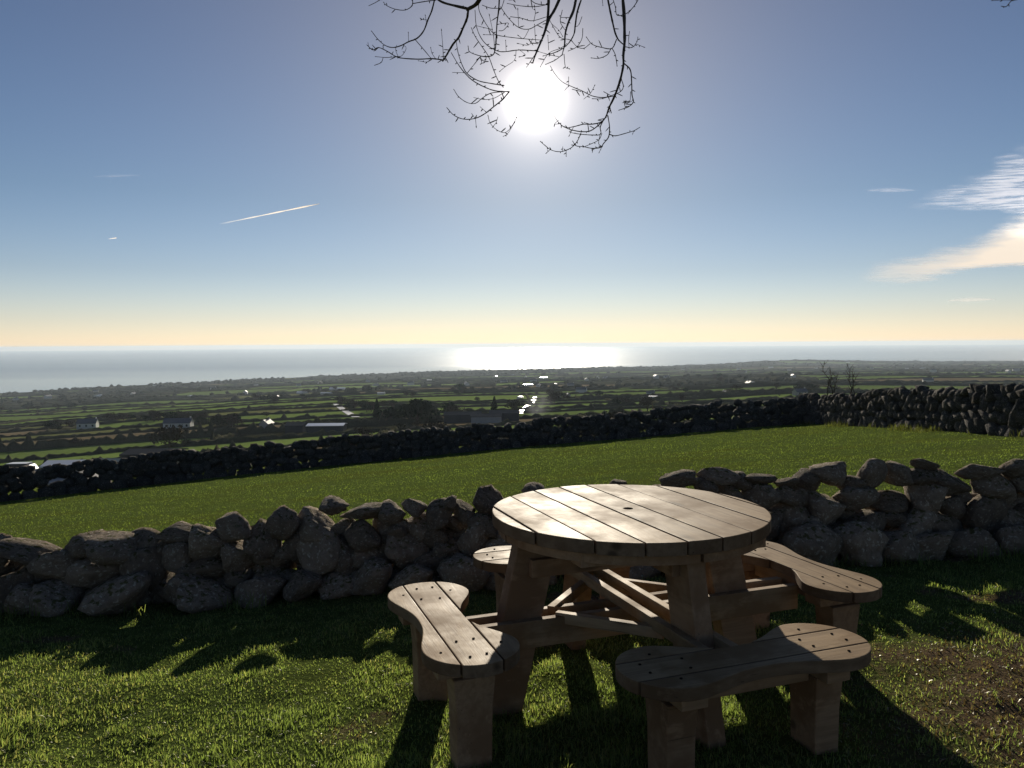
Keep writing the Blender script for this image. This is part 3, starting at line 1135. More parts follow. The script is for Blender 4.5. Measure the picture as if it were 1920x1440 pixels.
for k in range(4):
    phi = k * math.pi / 2
    off = Matrix.Rotation(phi, 3, 'Z') @ Vector(((-0.06, 0.0, -0.075, -0.035)[k], (0.94, 0.715, 0.845, 0.79)[k], 0))
    b = link('bench', bench_me, table, off, (0, 0, phi))
    for me_, (cx_, cy_) in bench_planks:
        link('plank', me_, b, (cx_, cy_, random.uniform(-.001, .001)))
    for t_ in (-0.30, 0.30):
        link('leg', bleg_me, b, (t_, 0, 0))
    tag(link('screw_heads', screw_me, b), kind='stuff')

# ------------------------------------------------------------------ grass
def blades(name, n, xr, yr, hgt, wid, dens, tint_fn, mat, seed, lean=0.55, frustum=True, per_y=False):
    rg = np.random.default_rng(seed)
    if per_y:   # more blades near the camera
        y = yr[0] * (yr[1] / yr[0]) ** rg.random(n)
    else:
        y = rg.uniform(*yr, n)
    x = rg.uniform(-1, 1, n) * (0.70 * y + 1.5) if frustum else rg.uniform(*xr, n)
    keep = rg.random(n) < dens(x, y)
    x, y = x[keep], y[keep]
    n = len(x)
    z = Z(x, y)
    cl = 0.6 + 0.8 * (vnoise(x * 2.2, y * 2.2, seed + 5, 3) * 0.5 + 0.5)
    h = hgt(x, y) * rg.uniform(0.55, 1.35, n) * cl
    wd = wid(x, y) * rg.uniform(0.7, 1.3, n)
    th = rg.uniform(0, 2 * np.pi, n)
    ph = rg.uniform(0, 2 * np.pi, n)
    ln = np.abs(rg.normal(0, lean, n))
    dx, dy = np.cos(th), np.sin(th)
    bx, by = np.cos(ph) * np.sin(ln), np.sin(ph) * np.sin(ln)
    bz = np.cos(ln)
    V = np.zeros((n, 5, 3), np.float32)
    for j, (s_, f, wf, dr) in enumerate(((-1, 0, 1, 0), (1, 0, 1, 0), (-1, .55, .8, 0), (1, .55, .8, 0), (0, 1, 0, .35))):
        V[:, j, 0] = x + dx * s_ * wd * wf * 0.5 + bx * h * f * (1 + dr)
        V[:, j, 1] = y + dy * s_ * wd * wf * 0.5 + by * h * f * (1 + dr)
        V[:, j, 2] = z - 0.004 + bz * h * f * (1 - dr * ln)
    b = np.arange(n) * 5
    quad = np.stack([b, b + 1, b + 3, b + 2], 1)
    tri = np.stack([b + 2, b + 3, b + 4], 1)
    me = np_mesh(name, V.reshape(-1, 3), tri=tri, quad=quad, mat=mat)
    tint = tint_fn(x, y, rg, n)
    c = np.ones((n, 5, 4), np.float32)
    c[:, :, :3] = tint[:, None, :]
    a = me.attributes.new('tint', 'FLOAT_COLOR', 'POINT')
    a.data.foreach_set('color', c.ravel())
    return link(name, me)


def tint_green(x, y, rg, n):
    base = np.array([[0.118, 0.158, 0.062], [0.18, 0.215, 0.094], [0.25, 0.24, 0.13], [0.32, 0.265, 0.18]])
    u = rg.random(n) + 0.35 * vnoise(x * 0.9, y * 0.9, 81, 3) + 0.25 * bare(x, y)
    k = np.digitize(u, [0.42, 0.85, 1.12])
    return base[k] * rg.uniform(0.75, 1.25, (n, 1))


def tint_field(x, y, rg, n):
    g = np.array([[0.098, 0.128, 0.042]]) * (1 + 0.45 * vnoise(x * 0.8, y * 1.1, 83, 4))[:, None]
    return g * rg.uniform(0.75, 1.25, (n, 1))


def tint_litter(x, y, rg, n):
    base = np.array([[0.17, 0.12, 0.07], [0.24, 0.18, 0.11], [0.10, 0.065, 0.04]])
    return base[rg.integers(0, 3, n)] * rg.uniform(0.6, 1.3, (n, 1))


o = blades('grass', 390000, None, (2.3, 7.6),
           lambda x, y: 0.016 + 0.012 * sstep(-0.1, 0.5, vnoise(x * 1.7, y * 1.7, 91, 2)) + 0.018 * sstep(0.2, 0.6, vnoise(x * 5.5, y * 5.5, 92, 2)),
           lambda x, y: 0.0036 + 0 * x,
           lambda x, y: np.clip(1.05 - 1.1 * bare(x, y), 0.10, 1), tint_green, GRASS, 11, lean=0.8, per_y=True)
tag(o, 'short green lawn grass around the picnic table', kind='stuff')
o = blades('grass', 170000, None, (6.2, 40),
           lambda x, y: 0.022 + 0.0006 * y, lambda x, y: 0.005 + 0.0006 * y,
           lambda x, y: np.clip(0.9 - 0.7 * bare(x, y), 0.05, 1), tint_field, GRASS_FIELD, 12, lean=0.7, per_y=True)
tag(o, 'short green grass of the field between the two stone walls', kind='stuff')
# longer tufts at the foot of the walls and of the table legs
def tuft_density(x, y):
    d1 = np.exp(-((y - (wall_y(x) - 0.28)) / 0.16) ** 2) * 0.7
    d1 = np.maximum(d1, np.exp(-((y - (wall_y(x) + 0.45)) / 0.2) ** 2) * 0.6)
    return d1 * (vnoise(x * 3, y * 3, 95, 2) > 0.05)
o = blades('grass', 60000, None, (4.0, 7.0), lambda x, y: 0.10 + 0 * x, lambda x, y: 0.005 + 0 * x, tuft_density, tint_green, GRASS, 13, lean=0.4)
tag(o, 'long grass tufts along the foot of the boulder wall', kind='stuff')
bx_, by_ = run_b[:, 0], run_b[:, 1]
def tuft_b(x, y):
    xb = np.interp(y, by_[::-1], bx_[::-1])
    d = np.exp(-((x - (xb - 0.4)) / 0.28) ** 2) * (y > by_[-1]) * (y < by_[0] + .5)
    return d * np.clip(0.25 + vnoise(x * 1.5, y * 0.9, 96, 2), 0, 1) * 0.7
o = blades('grass', 60000, (10, 15), (12, 36), lambda x, y: 0.20 + 0 * x, lambda x, y: 0.016 + 0 * x, tuft_b,
           lambda x, y, rg, n: np.array([[0.060, 0.066, 0.028]]) * rg.uniform(0.5, 1.3, (n, 1)), GRASS, 14, lean=0.5, frustum=False)
tag(o, 'rank dry grass along the foot of the tall stone wall', kind='stuff')
o = blades('leaf_litter', 150000, None, (2.3, 6.5), lambda x, y: 0.022 + 0 * x, lambda x, y: 0.006 + 0 * x,
           lambda x, y: np.clip(bare(x, y) * 1.1 - 0.15, 0, 1) ** 1.2 * 0.9, tint_litter, LITTER, 15, lean=1.1, per_y=True)
tag(o, 'brown leaf litter and twigs on the worn soil', kind='stuff')

# ------------------------------------------------------------------ overhanging bare tree
def P6(pts):            # coordinates measured on an enlargement (3.2x) of the branches
    return [(660 + x / 3.2, y / 3.2) for x, y in pts]


BR = {
 'a': [
  ([(480, -30), (540, 12), (620, 35), (695, 52)], 12, 17), ([(790, -40), (745, 25), (695, 55)], 26, 20),
  ([(698, 55), (690, 110), (665, 170), (640, 225), (610, 260), (585, 300), (565, 335), (548, 360)], 15, 9),
  ([(550, 360), (480, 352), (400, 355), (310, 350), (265, 340), (215, 310), (160, 285), (125, 300), (95, 275)], 8, 4),
  ([(265, 340), (205, 345), (145, 340)], 4, 3), ([(187, 345), (175, 375), (140, 390)], 4, 4),
  ([(500, -25), (480, 60), (455, 120), (430, 185), (390, 230), (340, 250), (290, 275), (240, 285), (195, 270), (155, 235), (120, 190)], 10, 4),
  ([(375, 233), (420, 285), (470, 345)], 5, 4), ([(548, 355), (545, 280), (537, 185)], 4, 3), ([(500, 350), (480, 320), (473, 290)], 3, 3),
  ([(360, -25), (362, 30), (320, 60), (260, 55), (210, 35), (193, 18)], 6, 3), ([(362, 22), (430, 10), (500, 0)], 5, 6),
  ([(340, 247), (338, 200)], 3, 3), ([(305, 268), (325, 290), (298, 335), (262, 338)], 3, 3), ([(480, 352), (450, 372), (400, 365)], 4, 3),
  ([(100, 35), (150, 10), (200, -25)], 3, 5), ([(95, 255), (105, 285), (135, 300)], 3, 3), ([(268, 270), (262, 300), (275, 335)], 3, 3),
  ([(455, 120), (430, 118), (415, 112)], 3, 3), ([(447, 140), (440, 95)], 3, 3), ([(560, 345), (575, 372)], 5, 5), ([(540, 360), (520, 372)], 5, 4)],
 'b': [
  ([(885, -30), (880, 60), (870, 140), (865, 230), (860, 290), (845, 330), (800, 340), (750, 330), (705, 310), (697, 280)], 10, 4),
  ([(1180, -40), (1178, 60), (1170, 140), (1150, 210), (1125, 270), (1100, 330), (1085, 375)], 20, 8),
  ([(1255, -30), (1220, 50), (1185, 110), (1165, 165)], 20, 14),
  ([(1350, -40), (1330, 60), (1300, 130), (1280, 200), (1275, 270), (1260, 330)], 18, 6),
  ([(1385, -30), (1352, 70), (1340, 150), (1330, 210), (1290, 270), (1230, 310), (1150, 335)], 11, 4),
  ([(770, -30), (760, 50), (790, 120), (830, 180), (870, 210), (960, 225), (1060, 235), (1130, 240)], 5, 4),
  ([(738, 60), (745, 150), (770, 220), (810, 270), (870, 305), (920, 310), (1000, 300), (1105, 305)], 4, 6),
  ([(890, 40), (940, 110), (1000, 165), (1060, 175), (1110, 150), (1165, 120)], 4, 5),
  ([(930, 20), (1010, 35), (1100, 40), (1180, 25)], 4, 5), ([(950, 100), (1020, 110), (1080, 125), (1170, 100)], 4, 4),
  ([(715, 165), (740, 220), (780, 280), (820, 340), (850, 420), (880, 490), (905, 520)], 4, 5),
  ([(625, 250), (640, 330), (670, 410), (700, 450), (760, 485), (830, 500), (905, 512)], 4, 7),
  ([(595, 315), (630, 375), (670, 430), (720, 480), (790, 520), (860, 545), (935, 550)], 4, 7),
  ([(610, 535), (640, 580), (690, 615), (740, 620), (780, 590), (830, 560), (905, 550)], 4, 5),
  ([(568, 645), (610, 690), (670, 715), (740, 710), (800, 680), (850, 640), (900, 600), (940, 555)], 4, 8),
  ([(815, 690), (830, 740), (870, 780), (920, 795), (960, 755), (985, 710)], 4, 3), ([(905, 820), (935, 800), (972, 740)], 3, 3),
  ([(730, 585), (790, 597), (850, 590), (905, 560)], 3, 4), ([(875, 700), (865, 735), (850, 755)], 3, 3), ([(717, 680), (735, 705)], 3, 3), ([(740, 705), (745, 755)], 3, 3),
  ([(768, 640), (800, 668)], 3, 3), ([(602, 435), (665, 436)], 3, 3), ([(690, 440), (730, 390), (770, 345), (780, 378), (800, 370), (805, 342)], 4, 4),
  ([(1100, 325), (1070, 370), (1050, 400)], 5, 3), ([(985, 300), (975, 360), (920, 400), (890, 425)], 3, 3),
  ([(1180, 110), (1230, 200), (1260, 230), (1310, 240), (1350, 280), (1390, 290), (1425, 265)], 4, 4),
  ([(1262, 60), (1250, 130), (1282, 185)], 4, 4), ([(1252, 105), (1312, 105)], 4, 4), ([(1380, 100), (1360, 150), (1338, 160)], 4, 4),
  ([(1385, 170), (1380, 230), (1350, 280), (1300, 305)], 4, 4), ([(1272, 325), (1280, 400), (1300, 412)], 4, 3),
  ([(1265, 325), (1220, 360), (1165, 385)], 5, 4), ([(1240, 340), (1190, 330), (1120, 310)], 4, 3), ([(880, 185), (910, 180), (940, 140), (900, 142), (880, 145)], 4, 3),
  ([(1000, 160), (995, 60)], 3, 3), ([(1090, 130), (1100, 80), (1095, 40)], 4, 3), ([(1060, 180), (1030, 230), (1000, 215)], 3, 3), ([(1085, 230), (1060, 270), (1000, 262)], 3, 3),
  ([(1000, 295), (1040, 330), (1010, 340)], 3, 3), ([(1200, 145), (1240, 180), (1262, 215)], 3, 3), ([(925, 310), (922, 245)], 3, 3), ([(866, 210), (795, 208)], 3, 3), ([(750, 155), (790, 165), (835, 175)], 3, 3),
  ([(920, -25), (900, 40), (885, 60)], 4, 4), ([(855, 320), (850, 220), (825, 95)], 4, 3), ([(1135, 240), (1105, 260), (1095, 150)], 4, 3), ([(1180, 300), (1175, 215)], 3, 3),
  ([(1050, -25), (1100, 20), (1175, 30)], 5, 4), ([(780, 30), (830, 48), (880, 50)], 4, 4), ([(940, 0), (1000, -5), (1100, -25)], 4, 5), ([(1290, 260), (1250, 290), (1180, 320), (1130, 400)], 4, 3),
  ([(1190, 395), (1215, 440), (1260, 490), (1320, 520), (1380, 545), (1440, 575), (1500, 585), (1562, 578)], 3, 6)],
 'c': [
  ([(1622, -40), (1632, 80), (1635, 180), (1635, 260), (1628, 330), (1628, 390), (1612, 470), (1590, 540), (1565, 600), (1545, 640), (1528, 690)], 20, 10),
  ([(1528, -40), (1550, 70), (1565, 140), (1580, 200), (1600, 240), (1632, 270)], 13, 8),
  ([(1560, -20), (1580, 40), (1590, 90), (1640, 85), (1690, 40), (1730, -25)], 5, 5),
  ([(1588, 235), (1560, 290), (1500, 285), (1440, 265), (1408, 225)], 6, 4), ([(1555, 290), (1530, 330), (1480, 350), (1440, 348)], 5, 4), ([(1560, 288), (1580, 330), (1590, 392)], 5, 5),
  ([(1638, 280), (1680, 285), (1710, 250), (1715, 225)], 5, 3), ([(1665, 188), (1660, 235), (1662, 282)], 4, 3), ([(1700, 262), (1750, 282)], 3, 3),
  ([(1632, 380), (1670, 420), (1678, 500), (1680, 570), (1688, 610), (1660, 640), (1605, 660)], 8, 5), ([(1678, 608), (1650, 618), (1633, 608)], 4, 3), ([(1660, 636), (1640, 640), (1632, 612)], 4, 3), ([(1672, 550), (1668, 605), (1655, 615)], 4, 3),
  ([(1440, 592), (1500, 592), (1565, 570), (1610, 550), (1628, 520), (1617, 475)], 4, 5), ([(1300, 460), (1300, 512)], 3, 3), ([(1275, 543), (1300, 515)], 3, 3), ([(1390, 595), (1430, 560), (1455, 515)], 3, 3), ([(1510, 550), (1555, 575)], 5, 4), ([(1320, 535), (1370, 548)], 4, 4),
  ([(1530, 688), (1500, 730), (1440, 745), (1390, 745), (1330, 760), (1280, 765), (1240, 735), (1213, 695)], 8, 3),
  ([(1526, 700), (1480, 750), (1430, 785), (1380, 790), (1320, 780), (1270, 760), (1245, 740)], 8, 4),
  ([(1522, 700), (1490, 760), (1492, 805), (1440, 810), (1370, 805), (1310, 795)], 6, 4),
  ([(1535, 695), (1545, 760), (1540, 820), (1510, 860), (1490, 885), (1440, 890), (1390, 880), (1345, 875), (1325, 848)], 7, 4),
  ([(1543, 805), (1580, 815), (1640, 800), (1690, 785), (1720, 768)], 6, 4),
  ([(1375, 795), (1350, 850), (1310, 890), (1250, 910), (1195, 900), (1155, 870), (1132, 850)], 5, 4),
  ([(1500, 800), (1480, 840), (1430, 865), (1390, 882)], 4, 4), ([(1490, 885), (1450, 890), (1443, 908)], 4, 3), ([(1285, 898), (1285, 935)], 3, 4), ([(1190, 898), (1170, 915)], 3, 3), ([(1500, 880), (1485, 910)], 4, 3),
  ([(1490, 800), (1480, 860), (1500, 880)], 4, 4), ([(1690, 785), (1685, 800)], 3, 3), ([(1430, 745), (1395, 735)], 3, 3), ([(1330, 760), (1305, 810)], 3, 3), ([(1265, 880), (1262, 905)], 3, 3), ([(1545, 640), (1555, 675)], 8, 6), ([(1655, 85), (1690, 40)], 3, 3),
  ([(1500, -20), (1505, 30)], 4, 3), ([(1240, 720), (1215, 745), (1250, 740)], 3, 3)],
}


def br_depth(u, v):
    return 5.0 + 0.55 * math.sin(u * 0.011 + 0.7) + 0.4 * math.cos(v * 0.017 + u * 0.006)


def catmull(p, n=5):
    p = [np.array(q, float) for q in p]
    p = [2 * p[0] - p[1]] + p + [2 * p[-1] - p[-2]]
    outp = []
    for i in range(1, len(p) - 2):
        for k in range(n):
            t = k / n
            outp.append(0.5 * ((2 * p[i]) + (-p[i - 1] + p[i + 1]) * t + (2 * p[i - 1] - 5 * p[i] + 4 * p[i + 1] - p[i + 2]) * t * t + (-p[i - 1] + 3 * p[i] - 3 * p[i + 1] + p[i + 2]) * t ** 3))
    outp.append(p[-2])
    return outp


tree = empty('bare_tree', (-2.6, -2.4, z1(-2.6, -2.4)))
tag(tree, 'bare budding tree reaching thin branches over the view in front of the sun', 'tree')
tl = Vector(tree.location)
limb = [(-2.6, -2.4, -0.2), (-2.55, -2.2, 1.4), (-2.4, -1.6, 3.0), (-1.9, -0.2, 4.6), (-1.0, 2.2, 5.5), (-0.1, 4.2, 5.5), (0.6, 5.4, 5.2), (1.3, 6.2, 5.0)]
lr = [0.26, 0.22, 0.19, 0.14, 0.10, 0.07, 0.045, 0.02]
mb = MB()
cp = catmull([(*p, r_) for p, r_ in zip(limb, lr)], 8)
mb.tube([Vector(c[:3]) - tl for c in cp], [c[3] for c in cp], 12)
limb2 = [(-1.9, -0.2, 4.6), (0.6, 1.4, 5.4), (2.6, 3.6, 5.2), (3.9, 5.2, 4.6)]
cp2 = catmull([(*p, r_) for p, r_ in zip(limb2, [0.09, 0.06, 0.04, 0.012])], 8)
mb.tube([Vector(c[:3]) - tl for c in cp2], [c[3] for c in cp2], 8)
link('trunk', mb.mesh('trunk', BARK, smooth=True), tree)
limb_pts = [Vector(c[:3]) for c in cp[24:]]


def branch_tube(mb, pts2, w0, w1, jitter=True, spur=True):
    cps = catmull([(*p, w0 + (w1 - w0) * i / (len(pts2) - 1)) for i, p in enumerate(pts2)], 4)
    P3, rr = [], []
    for u, v, w_ in cps:
        y = br_depth(u, v)
        P3.append(at_depth(u, v, y) - tl)
        rr.append(max(w_, 2.8) / 3.2 * y / F_PX * 0.49 * random.uniform(0.88, 1.15))
    rr[-1] *= 0.8
    mb.tube(P3, rr, 6)
    if spur:
        side = 1
        for i in range(2, len(P3) - 1, 2):
            if random.random() < 0.6:
                d = (P3[i + 1] - P3[i - 1]).normalized()
                nrm = Vector((d.z, 0, -d.x)).normalized() * side
                side = -side
                tipd = (nrm * 0.8 + d * 0.6 + Vector((0, random.uniform(-.5, .5), 0))).normalized()
                L = random.uniform(0.006, 0.022) if random.random() < 0.8 else random.uniform(0.03, 0.055)
                r_ = 0.0024
                mb.tube([P3[i], P3[i] + tipd * L * 0.6, P3[i] + tipd * L], [r_, r_ * 1.3, r_ * 0.5], 5)
    # end bud
    d = (P3[-1] - P3[-2]).normalized()
    mb.tube([P3[-1] - d * 0.004, P3[-1] + d * 0.005, P3[-1] + d * 0.013], [rr[-1], max(rr[-1] * 1.5, 0.003), 0.001], 5)
    return P3


for key, lst in BR.items():
    main = MB()
    tw = MB()
    for pts, w0, w1 in lst:
        p2 = P6(pts)
        big = max(w0, w1) >= 8
        tgt = main if big else tw
        P3 = branch_tube(tgt, p2, w0, w1)
        for end, q in ((0, p2[0]), (-1, p2[-1])):
            if q[1] < -5:           # carries on above the picture to the overhead limb
                start = P3[end]
                j = min(limb_pts, key=lambda c: (c - tl - start - Vector((0, 0.3, 0.9))).length) - tl
                wv = w0 if end == 0 else w1
                r0 = max(wv, 3) / 3.2 * 5 / F_PX * 0.46
                mid = start.lerp(j, 0.35) + Vector((random.uniform(-.16, .16), random.uniform(-.12, .12), 0.16))
                mid2 = start.lerp(j, 0.7) + Vector((random.uniform(-.14, .14), random.uniform(-.12, .12), 0.12))
                cc = catmull([tuple(start), tuple(mid), tuple(mid2), tuple(j)], 5)
                tgt.tube([Vector(c) for c in cc], [r0 * (1 + 0.6 * i / len(cc)) for i in range(len(cc))], 6)
    b = link('branch', main.mesh('branch', BARK, smooth=True), tree)
    tag(link('twigs', tw.mesh('twigs', BARK, smooth=True), b), kind='stuff')
# the twig in the top right corner, on the other limb
tw = MB()
for pts, w0, w1 in (([(1961, -60), (1925, -20), (1898, 0), (1887, 12), (1880, 12)], 7, 4), ([(1898, 0), (1880, 0), (1862, 1)], 4, 3), ([(1925, -18), (1912, -3), (1900, 1)], 4, 4)):
    P3 = branch_tube(tw, pts, w0, w1)
cc = catmull([tuple(at_depth(1961, -60, br_depth(1961, -60)) - tl), (3.7 - tl.x, 5.1 - tl.y, 4.4 - tl.z), (3.0 - tl.x, 4.0 - tl.y, 5.05 - tl.z)], 5)
tw.tube([Vector(c) for c in cc], [0.006 + 0.002 * i for i in range(len(cc))], 6)
link('branch', tw.mesh('branch', BARK, smooth=True), tree)

# ------------------------------------------------------------------ hedges, trees and buildings of the farmland
def hedge_geom(ex, ey, hgt, wid):
    L = np.hypot(np.diff(ex), np.diff(ey)).sum()
    if L < 4: return None
    step = max(1.1, 0.0045 * ey.mean())
    n = max(3, int(L / step))
    t = np.linspace(0, 1, n)
    s_ = np.concatenate([[0], np.cumsum(np.hypot(np.diff(ex), np.diff(ey)))]); s_ /= s_[-1]
    x = np.interp(t, s_, ex); y = np.interp(t, s_, ey)
    tx, ty = np.gradient(x), np.gradient(y)
    ln = np.hypot(tx, ty) + 1e-9
    nx_, ny_ = -ty / ln, tx / ln
    z = Z(x, y)
    h = hgt * (0.65 + 0.7 * rng.random(n)) * (0.75 + 0.5 * (vnoise(x / 9, y / 9, 77, 2) * 0.5 + 0.5))
    h[0] *= 0.6; h[-1] *= 0.6
    h = np.where(rng.random(n) < 0.06, h * rng.uniform(1.3, 2.1, n), h)
    wd = wid * (0.7 + 0.6 * rng.random(n))
    ring = []
    for (sx, sz) in ((-1, -0.15), (-0.85, 0.55), (-0.15, 1.0), (0.75, 0.6), (1, -0.15)):
        jit = rng.uniform(-0.18, 0.18, n)
        ring.append(np.stack([x + nx_ * wd * (sx + jit), y + ny_ * wd * (sx + jit), z + h * sz * (1 + jit)], 1))
    V = np.stack(ring, 1).reshape(-1, 3)
    b = (np.arange(n - 1) * 5)[:, None] + np.arange(4)[None, :]
    quad = np.stack([b, b + 1, b + 6, b + 5], -1).reshape(-1, 4)
    return V, quad


hedge_lines.sort(key=lambda t: t[0])
cnt = 0
rv, rq, nb = [], [], 0
for d_, ex, ey in hedge_lines:
    xm, ym = ex.mean(), ey.mean()
    if abs(xm / ym) > 0.95: continue
    dist = math.hypot(xm, ym)
    if dist > float(coast(np.array([xm]), np.array([ym]))[0]) * 0.985: continue
    if dist < 130: continue
    g = hedge_geom(np.asarray(ex), np.asarray(ey), random.uniform(0.9, 1.5) + (random.random() < 0.15) * 1.6 + 0.0005 * dist, 0.7 + 0.0004 * dist)
    if g is None: continue
    inview = min(abs(ex / ey)) < 0.66
    if inview and cnt < 260:
        o = link('hedge', np_mesh('hedge', g[0] - np.array([xm, ym, 0]), quad=g[1], mat=HEDGE), None, (xm, ym, 0))
        if dist < 260: lab, grp = 'dark scrubby hedge bank on the slope just below the far stone wall', 'hedges just below the far wall'
        elif dist < 700: lab, grp = 'low dark hedge between the pastures in the middle distance', 'hedges in the middle distance'
        else: lab, grp = 'thin hedge line between far pastures towards the coast', 'thin hedges of the far pastures'
        tag(o, lab, 'hedge', grp)
        cnt += 1
    else:
        rv.append(g[0]); rq.append(g[1] + nb); nb += len(g[0])
if rv:
    tag(link('hedgerows', np_mesh('hedgerows', np.concatenate(rv), quad=np.concatenate(rq), mat=HEDGE)), 'far network of hedges in the coastal farmland', kind='stuff')


def crown_mesh(seed, w_, h_, z0, n, mat, leaf, cone=False):
    """many small twig / leaf clumps spread through an uneven crown"""
    rg = np.random.default_rng(seed)
    lobes = [(rg.uniform(-.5, .5) * w_ * .6, rg.uniform(-.5, .5) * w_ * .6, z0 + h_ * rg.uniform(0.3, 0.75), rg.uniform(0.28, 0.46)) for _ in range(7)]
    P = []
    while len(P) < n:
        if cone:
            t = rg.random() ** 0.8
            rr = (1 - t) * w_ * 0.5 * rg.uniform(0.3, 1.05) + 0.02 * w_
            a = rg.uniform(0, 2 * math.pi)
            P.append((rr * math.cos(a), rr * math.sin(a), z0 + t * h_))
        else:
            lx, ly, lz, lr_ = lobes[rg.integers(len(lobes))]
            d = rg.normal(size=3); d /= np.linalg.norm(d)
            rr = rg.random() ** 0.4
            p = (lx + d[0] * rr * lr_ * w_, ly + d[1] * rr * lr_ * w_, lz + d[2] * rr * lr_ * h_ * 0.85)
            if p[2] < z0 * 0.7: continue
            P.append(p)
    P = np.array(P)
    a = rg.normal(size=(n, 3)); a /= np.linalg.norm(a, axis=1)[:, None]
    b = np.cross(a, rg.normal(size=(n, 3))); b /= np.linalg.norm(b, axis=1)[:, None]
    s_ = leaf * rg.uniform(0.5, 1.3, (n, 1))
    V = np.stack([P + a * s_, P + b * s_ * 0.7, P - a * s_, P - b * s_ * 0.7], 1).reshape(-1, 3)
    i = np.arange(n) * 4
    return np_mesh('crown', V, quad=np.stack([i, i + 1, i + 2, i + 3], 1), mat=mat)


def trunk_mesh(seed, z0, h_, w_):
    rg = random.Random(seed)
    mb = MB()
    mb.tube([(0, 0, -0.4), (0.05, 0, z0), (rg.uniform(-.3, .3), rg.uniform(-.3, .3), z0 + h_ * 0.55)], [w_ * .045, w_ * .035, w_ * .012], 6)
    for k in range(6):
        a = rg.uniform(0, 6.28); zz = z0 + rg.uniform(-0.1, .3) * h_
        mb.tube([(0.03, 0, zz), (math.cos(a) * w_ * .2, math.sin(a) * w_ * .2, zz + .16 * h_), (math.cos(a) * w_ * .38, math.sin(a) * w_ * .38, zz + .36 * h_)], [w_ * .018, w_ * .012, w_ * .005], 5)
    return mb.mesh('trunk', BARK)


kinds = {
    'broad': [(crown_mesh(1, 9, 6.5, 2.4, 620, CROWN, 0.42), trunk_mesh(1, 2.4, 6, 9)), (crown_mesh(2, 8, 7.5, 2.6, 620, CROWN, 0.40), trunk_mesh(2, 2.6, 7, 8)), (crown_mesh(3, 10, 6, 2.0, 620, CROWN, 0.45), trunk_mesh(3, 2, 5.5, 9))],
    'cone': [(crown_mesh(5, 6, 11, 1.0, 700, EVERGREEN, 0.5, True), trunk_mesh(5, 1.0, 9, 5))],
    'dense': [(crown_mesh(7, 10, 7, 1.2, 1100, EVERGREEN, 0.62), trunk_mesh(7, 1.4, 6, 9)), (crown_mesh(8, 8, 6, 1.0, 900, EVERGREEN, 0.6), trunk_mesh(8, 1.2, 5, 8))],
    'bush': [(crown_mesh(9, 4.5, 2.6, 0.2, 320, HEDGE, 0.34), trunk_mesh(9, 0.4, 2, 3))],
}


def tree_at(p, kind, sc, label, group=None, name=None):
    cm, tm = random.choice(kinds[kind])
    t = empty(name or {'broad': 'leafless_tree', 'cone': 'conifer_tree', 'dense': 'evergreen_tree', 'bush': 'bush'}[kind], p, random.uniform(0, 6.28))
    t.scale = (sc * random.uniform(.9, 1.15), sc * random.uniform(.9, 1.15), sc)
    tag(t, label, 'bush' if kind == 'bush' else 'tree', group)
    link('crown', cm, t); link('trunk', tm, t)
    return t


# trees one can pick out
special = [
    (783, 797, 'dense', 1.55, 'big dark rounded tree standing just above the far wall'),
    (728, 796, 'dense', 1.1, 'dark rounded tree left of the biggest rounded tree above the wall'),
    (707, 792, 'cone', 0.9, 'dark pointed conifer left of the big rounded trees'),
    (845, 778, 'dense', 0.8, 'small round dark tree in the open field behind the low barns'),
    (927, 776, 'cone', 0.75, 'dark conical tree right of the low barns near the smoke'),
    (965, 778, 'broad', 0.9, 'grey bare tree beside the conical tree near the smoke'),
    (318, 848, 'broad', 1.15, 'bare spreading tree behind the dark barn at the left wall'),
    (500, 781, 'bush', 1.0, 'small round bush on the field edge in the middle of the left pastures'),
    (1462, 742, 'bush', 0.28, 'small dark bush showing over the far wall left of the corner'),
]
for u, v, k, s_, lab in special:
    tree_at(at_land(u, v, 60 if u < 1400 else 45), k, s_, lab)
# clumps of wood in the middle distance
clumps = [(280, 788, 40, 8), (330, 790, 40, 8), (385, 795, 30, 8), (110, 805, 30, 4), (215, 793, 12, 3), (440, 800, 24, 4), (690, 768, 40, 8), (650, 762, 30, 4),
          (740, 765, 40, 5), (50, 770, 60, 8), (110, 765, 50, 7), (20, 755, 40, 5), (480, 752, 20, 4), (520, 756, 20, 4), (770, 745, 30, 4), (1020, 752, 20, 4), (1060, 750, 30, 5),
          (1330, 708, 60, 5), (1360, 715, 40, 4), (1480, 735, 30, 4), (1520, 733, 20, 3), (1270, 735, 20, 3), (1160, 765, 20, 3), (560, 738, 40, 5), (620, 735, 30, 4), (880, 735, 50, 6)]
for u, v, sp, nn in clumps:
    for _ in range(nn):
        p = at_land(u + random.gauss(0, sp * 0.5), v + random.gauss(0, 3.0), 90)
        sc = random.uniform(0.5, 0.9) * (1.0 if p.y < 900 else 1.25)
        kd = random.choices(['broad', 'dense', 'cone'], [.6, .33, .07])[0]
        adj = {'broad': 'bare brown tree', 'dense': 'dense dark evergreen', 'cone': 'pointed dark conifer'}[kd]
        side = 'left of the big rounded trees' if u < 700 else ('behind the row of barns' if u < 1100 else 'beyond the wall on the right half')
        tree_at(p, kd, sc, adj + ' in a small wood ' + side, adj + 's of the woods ' + side)
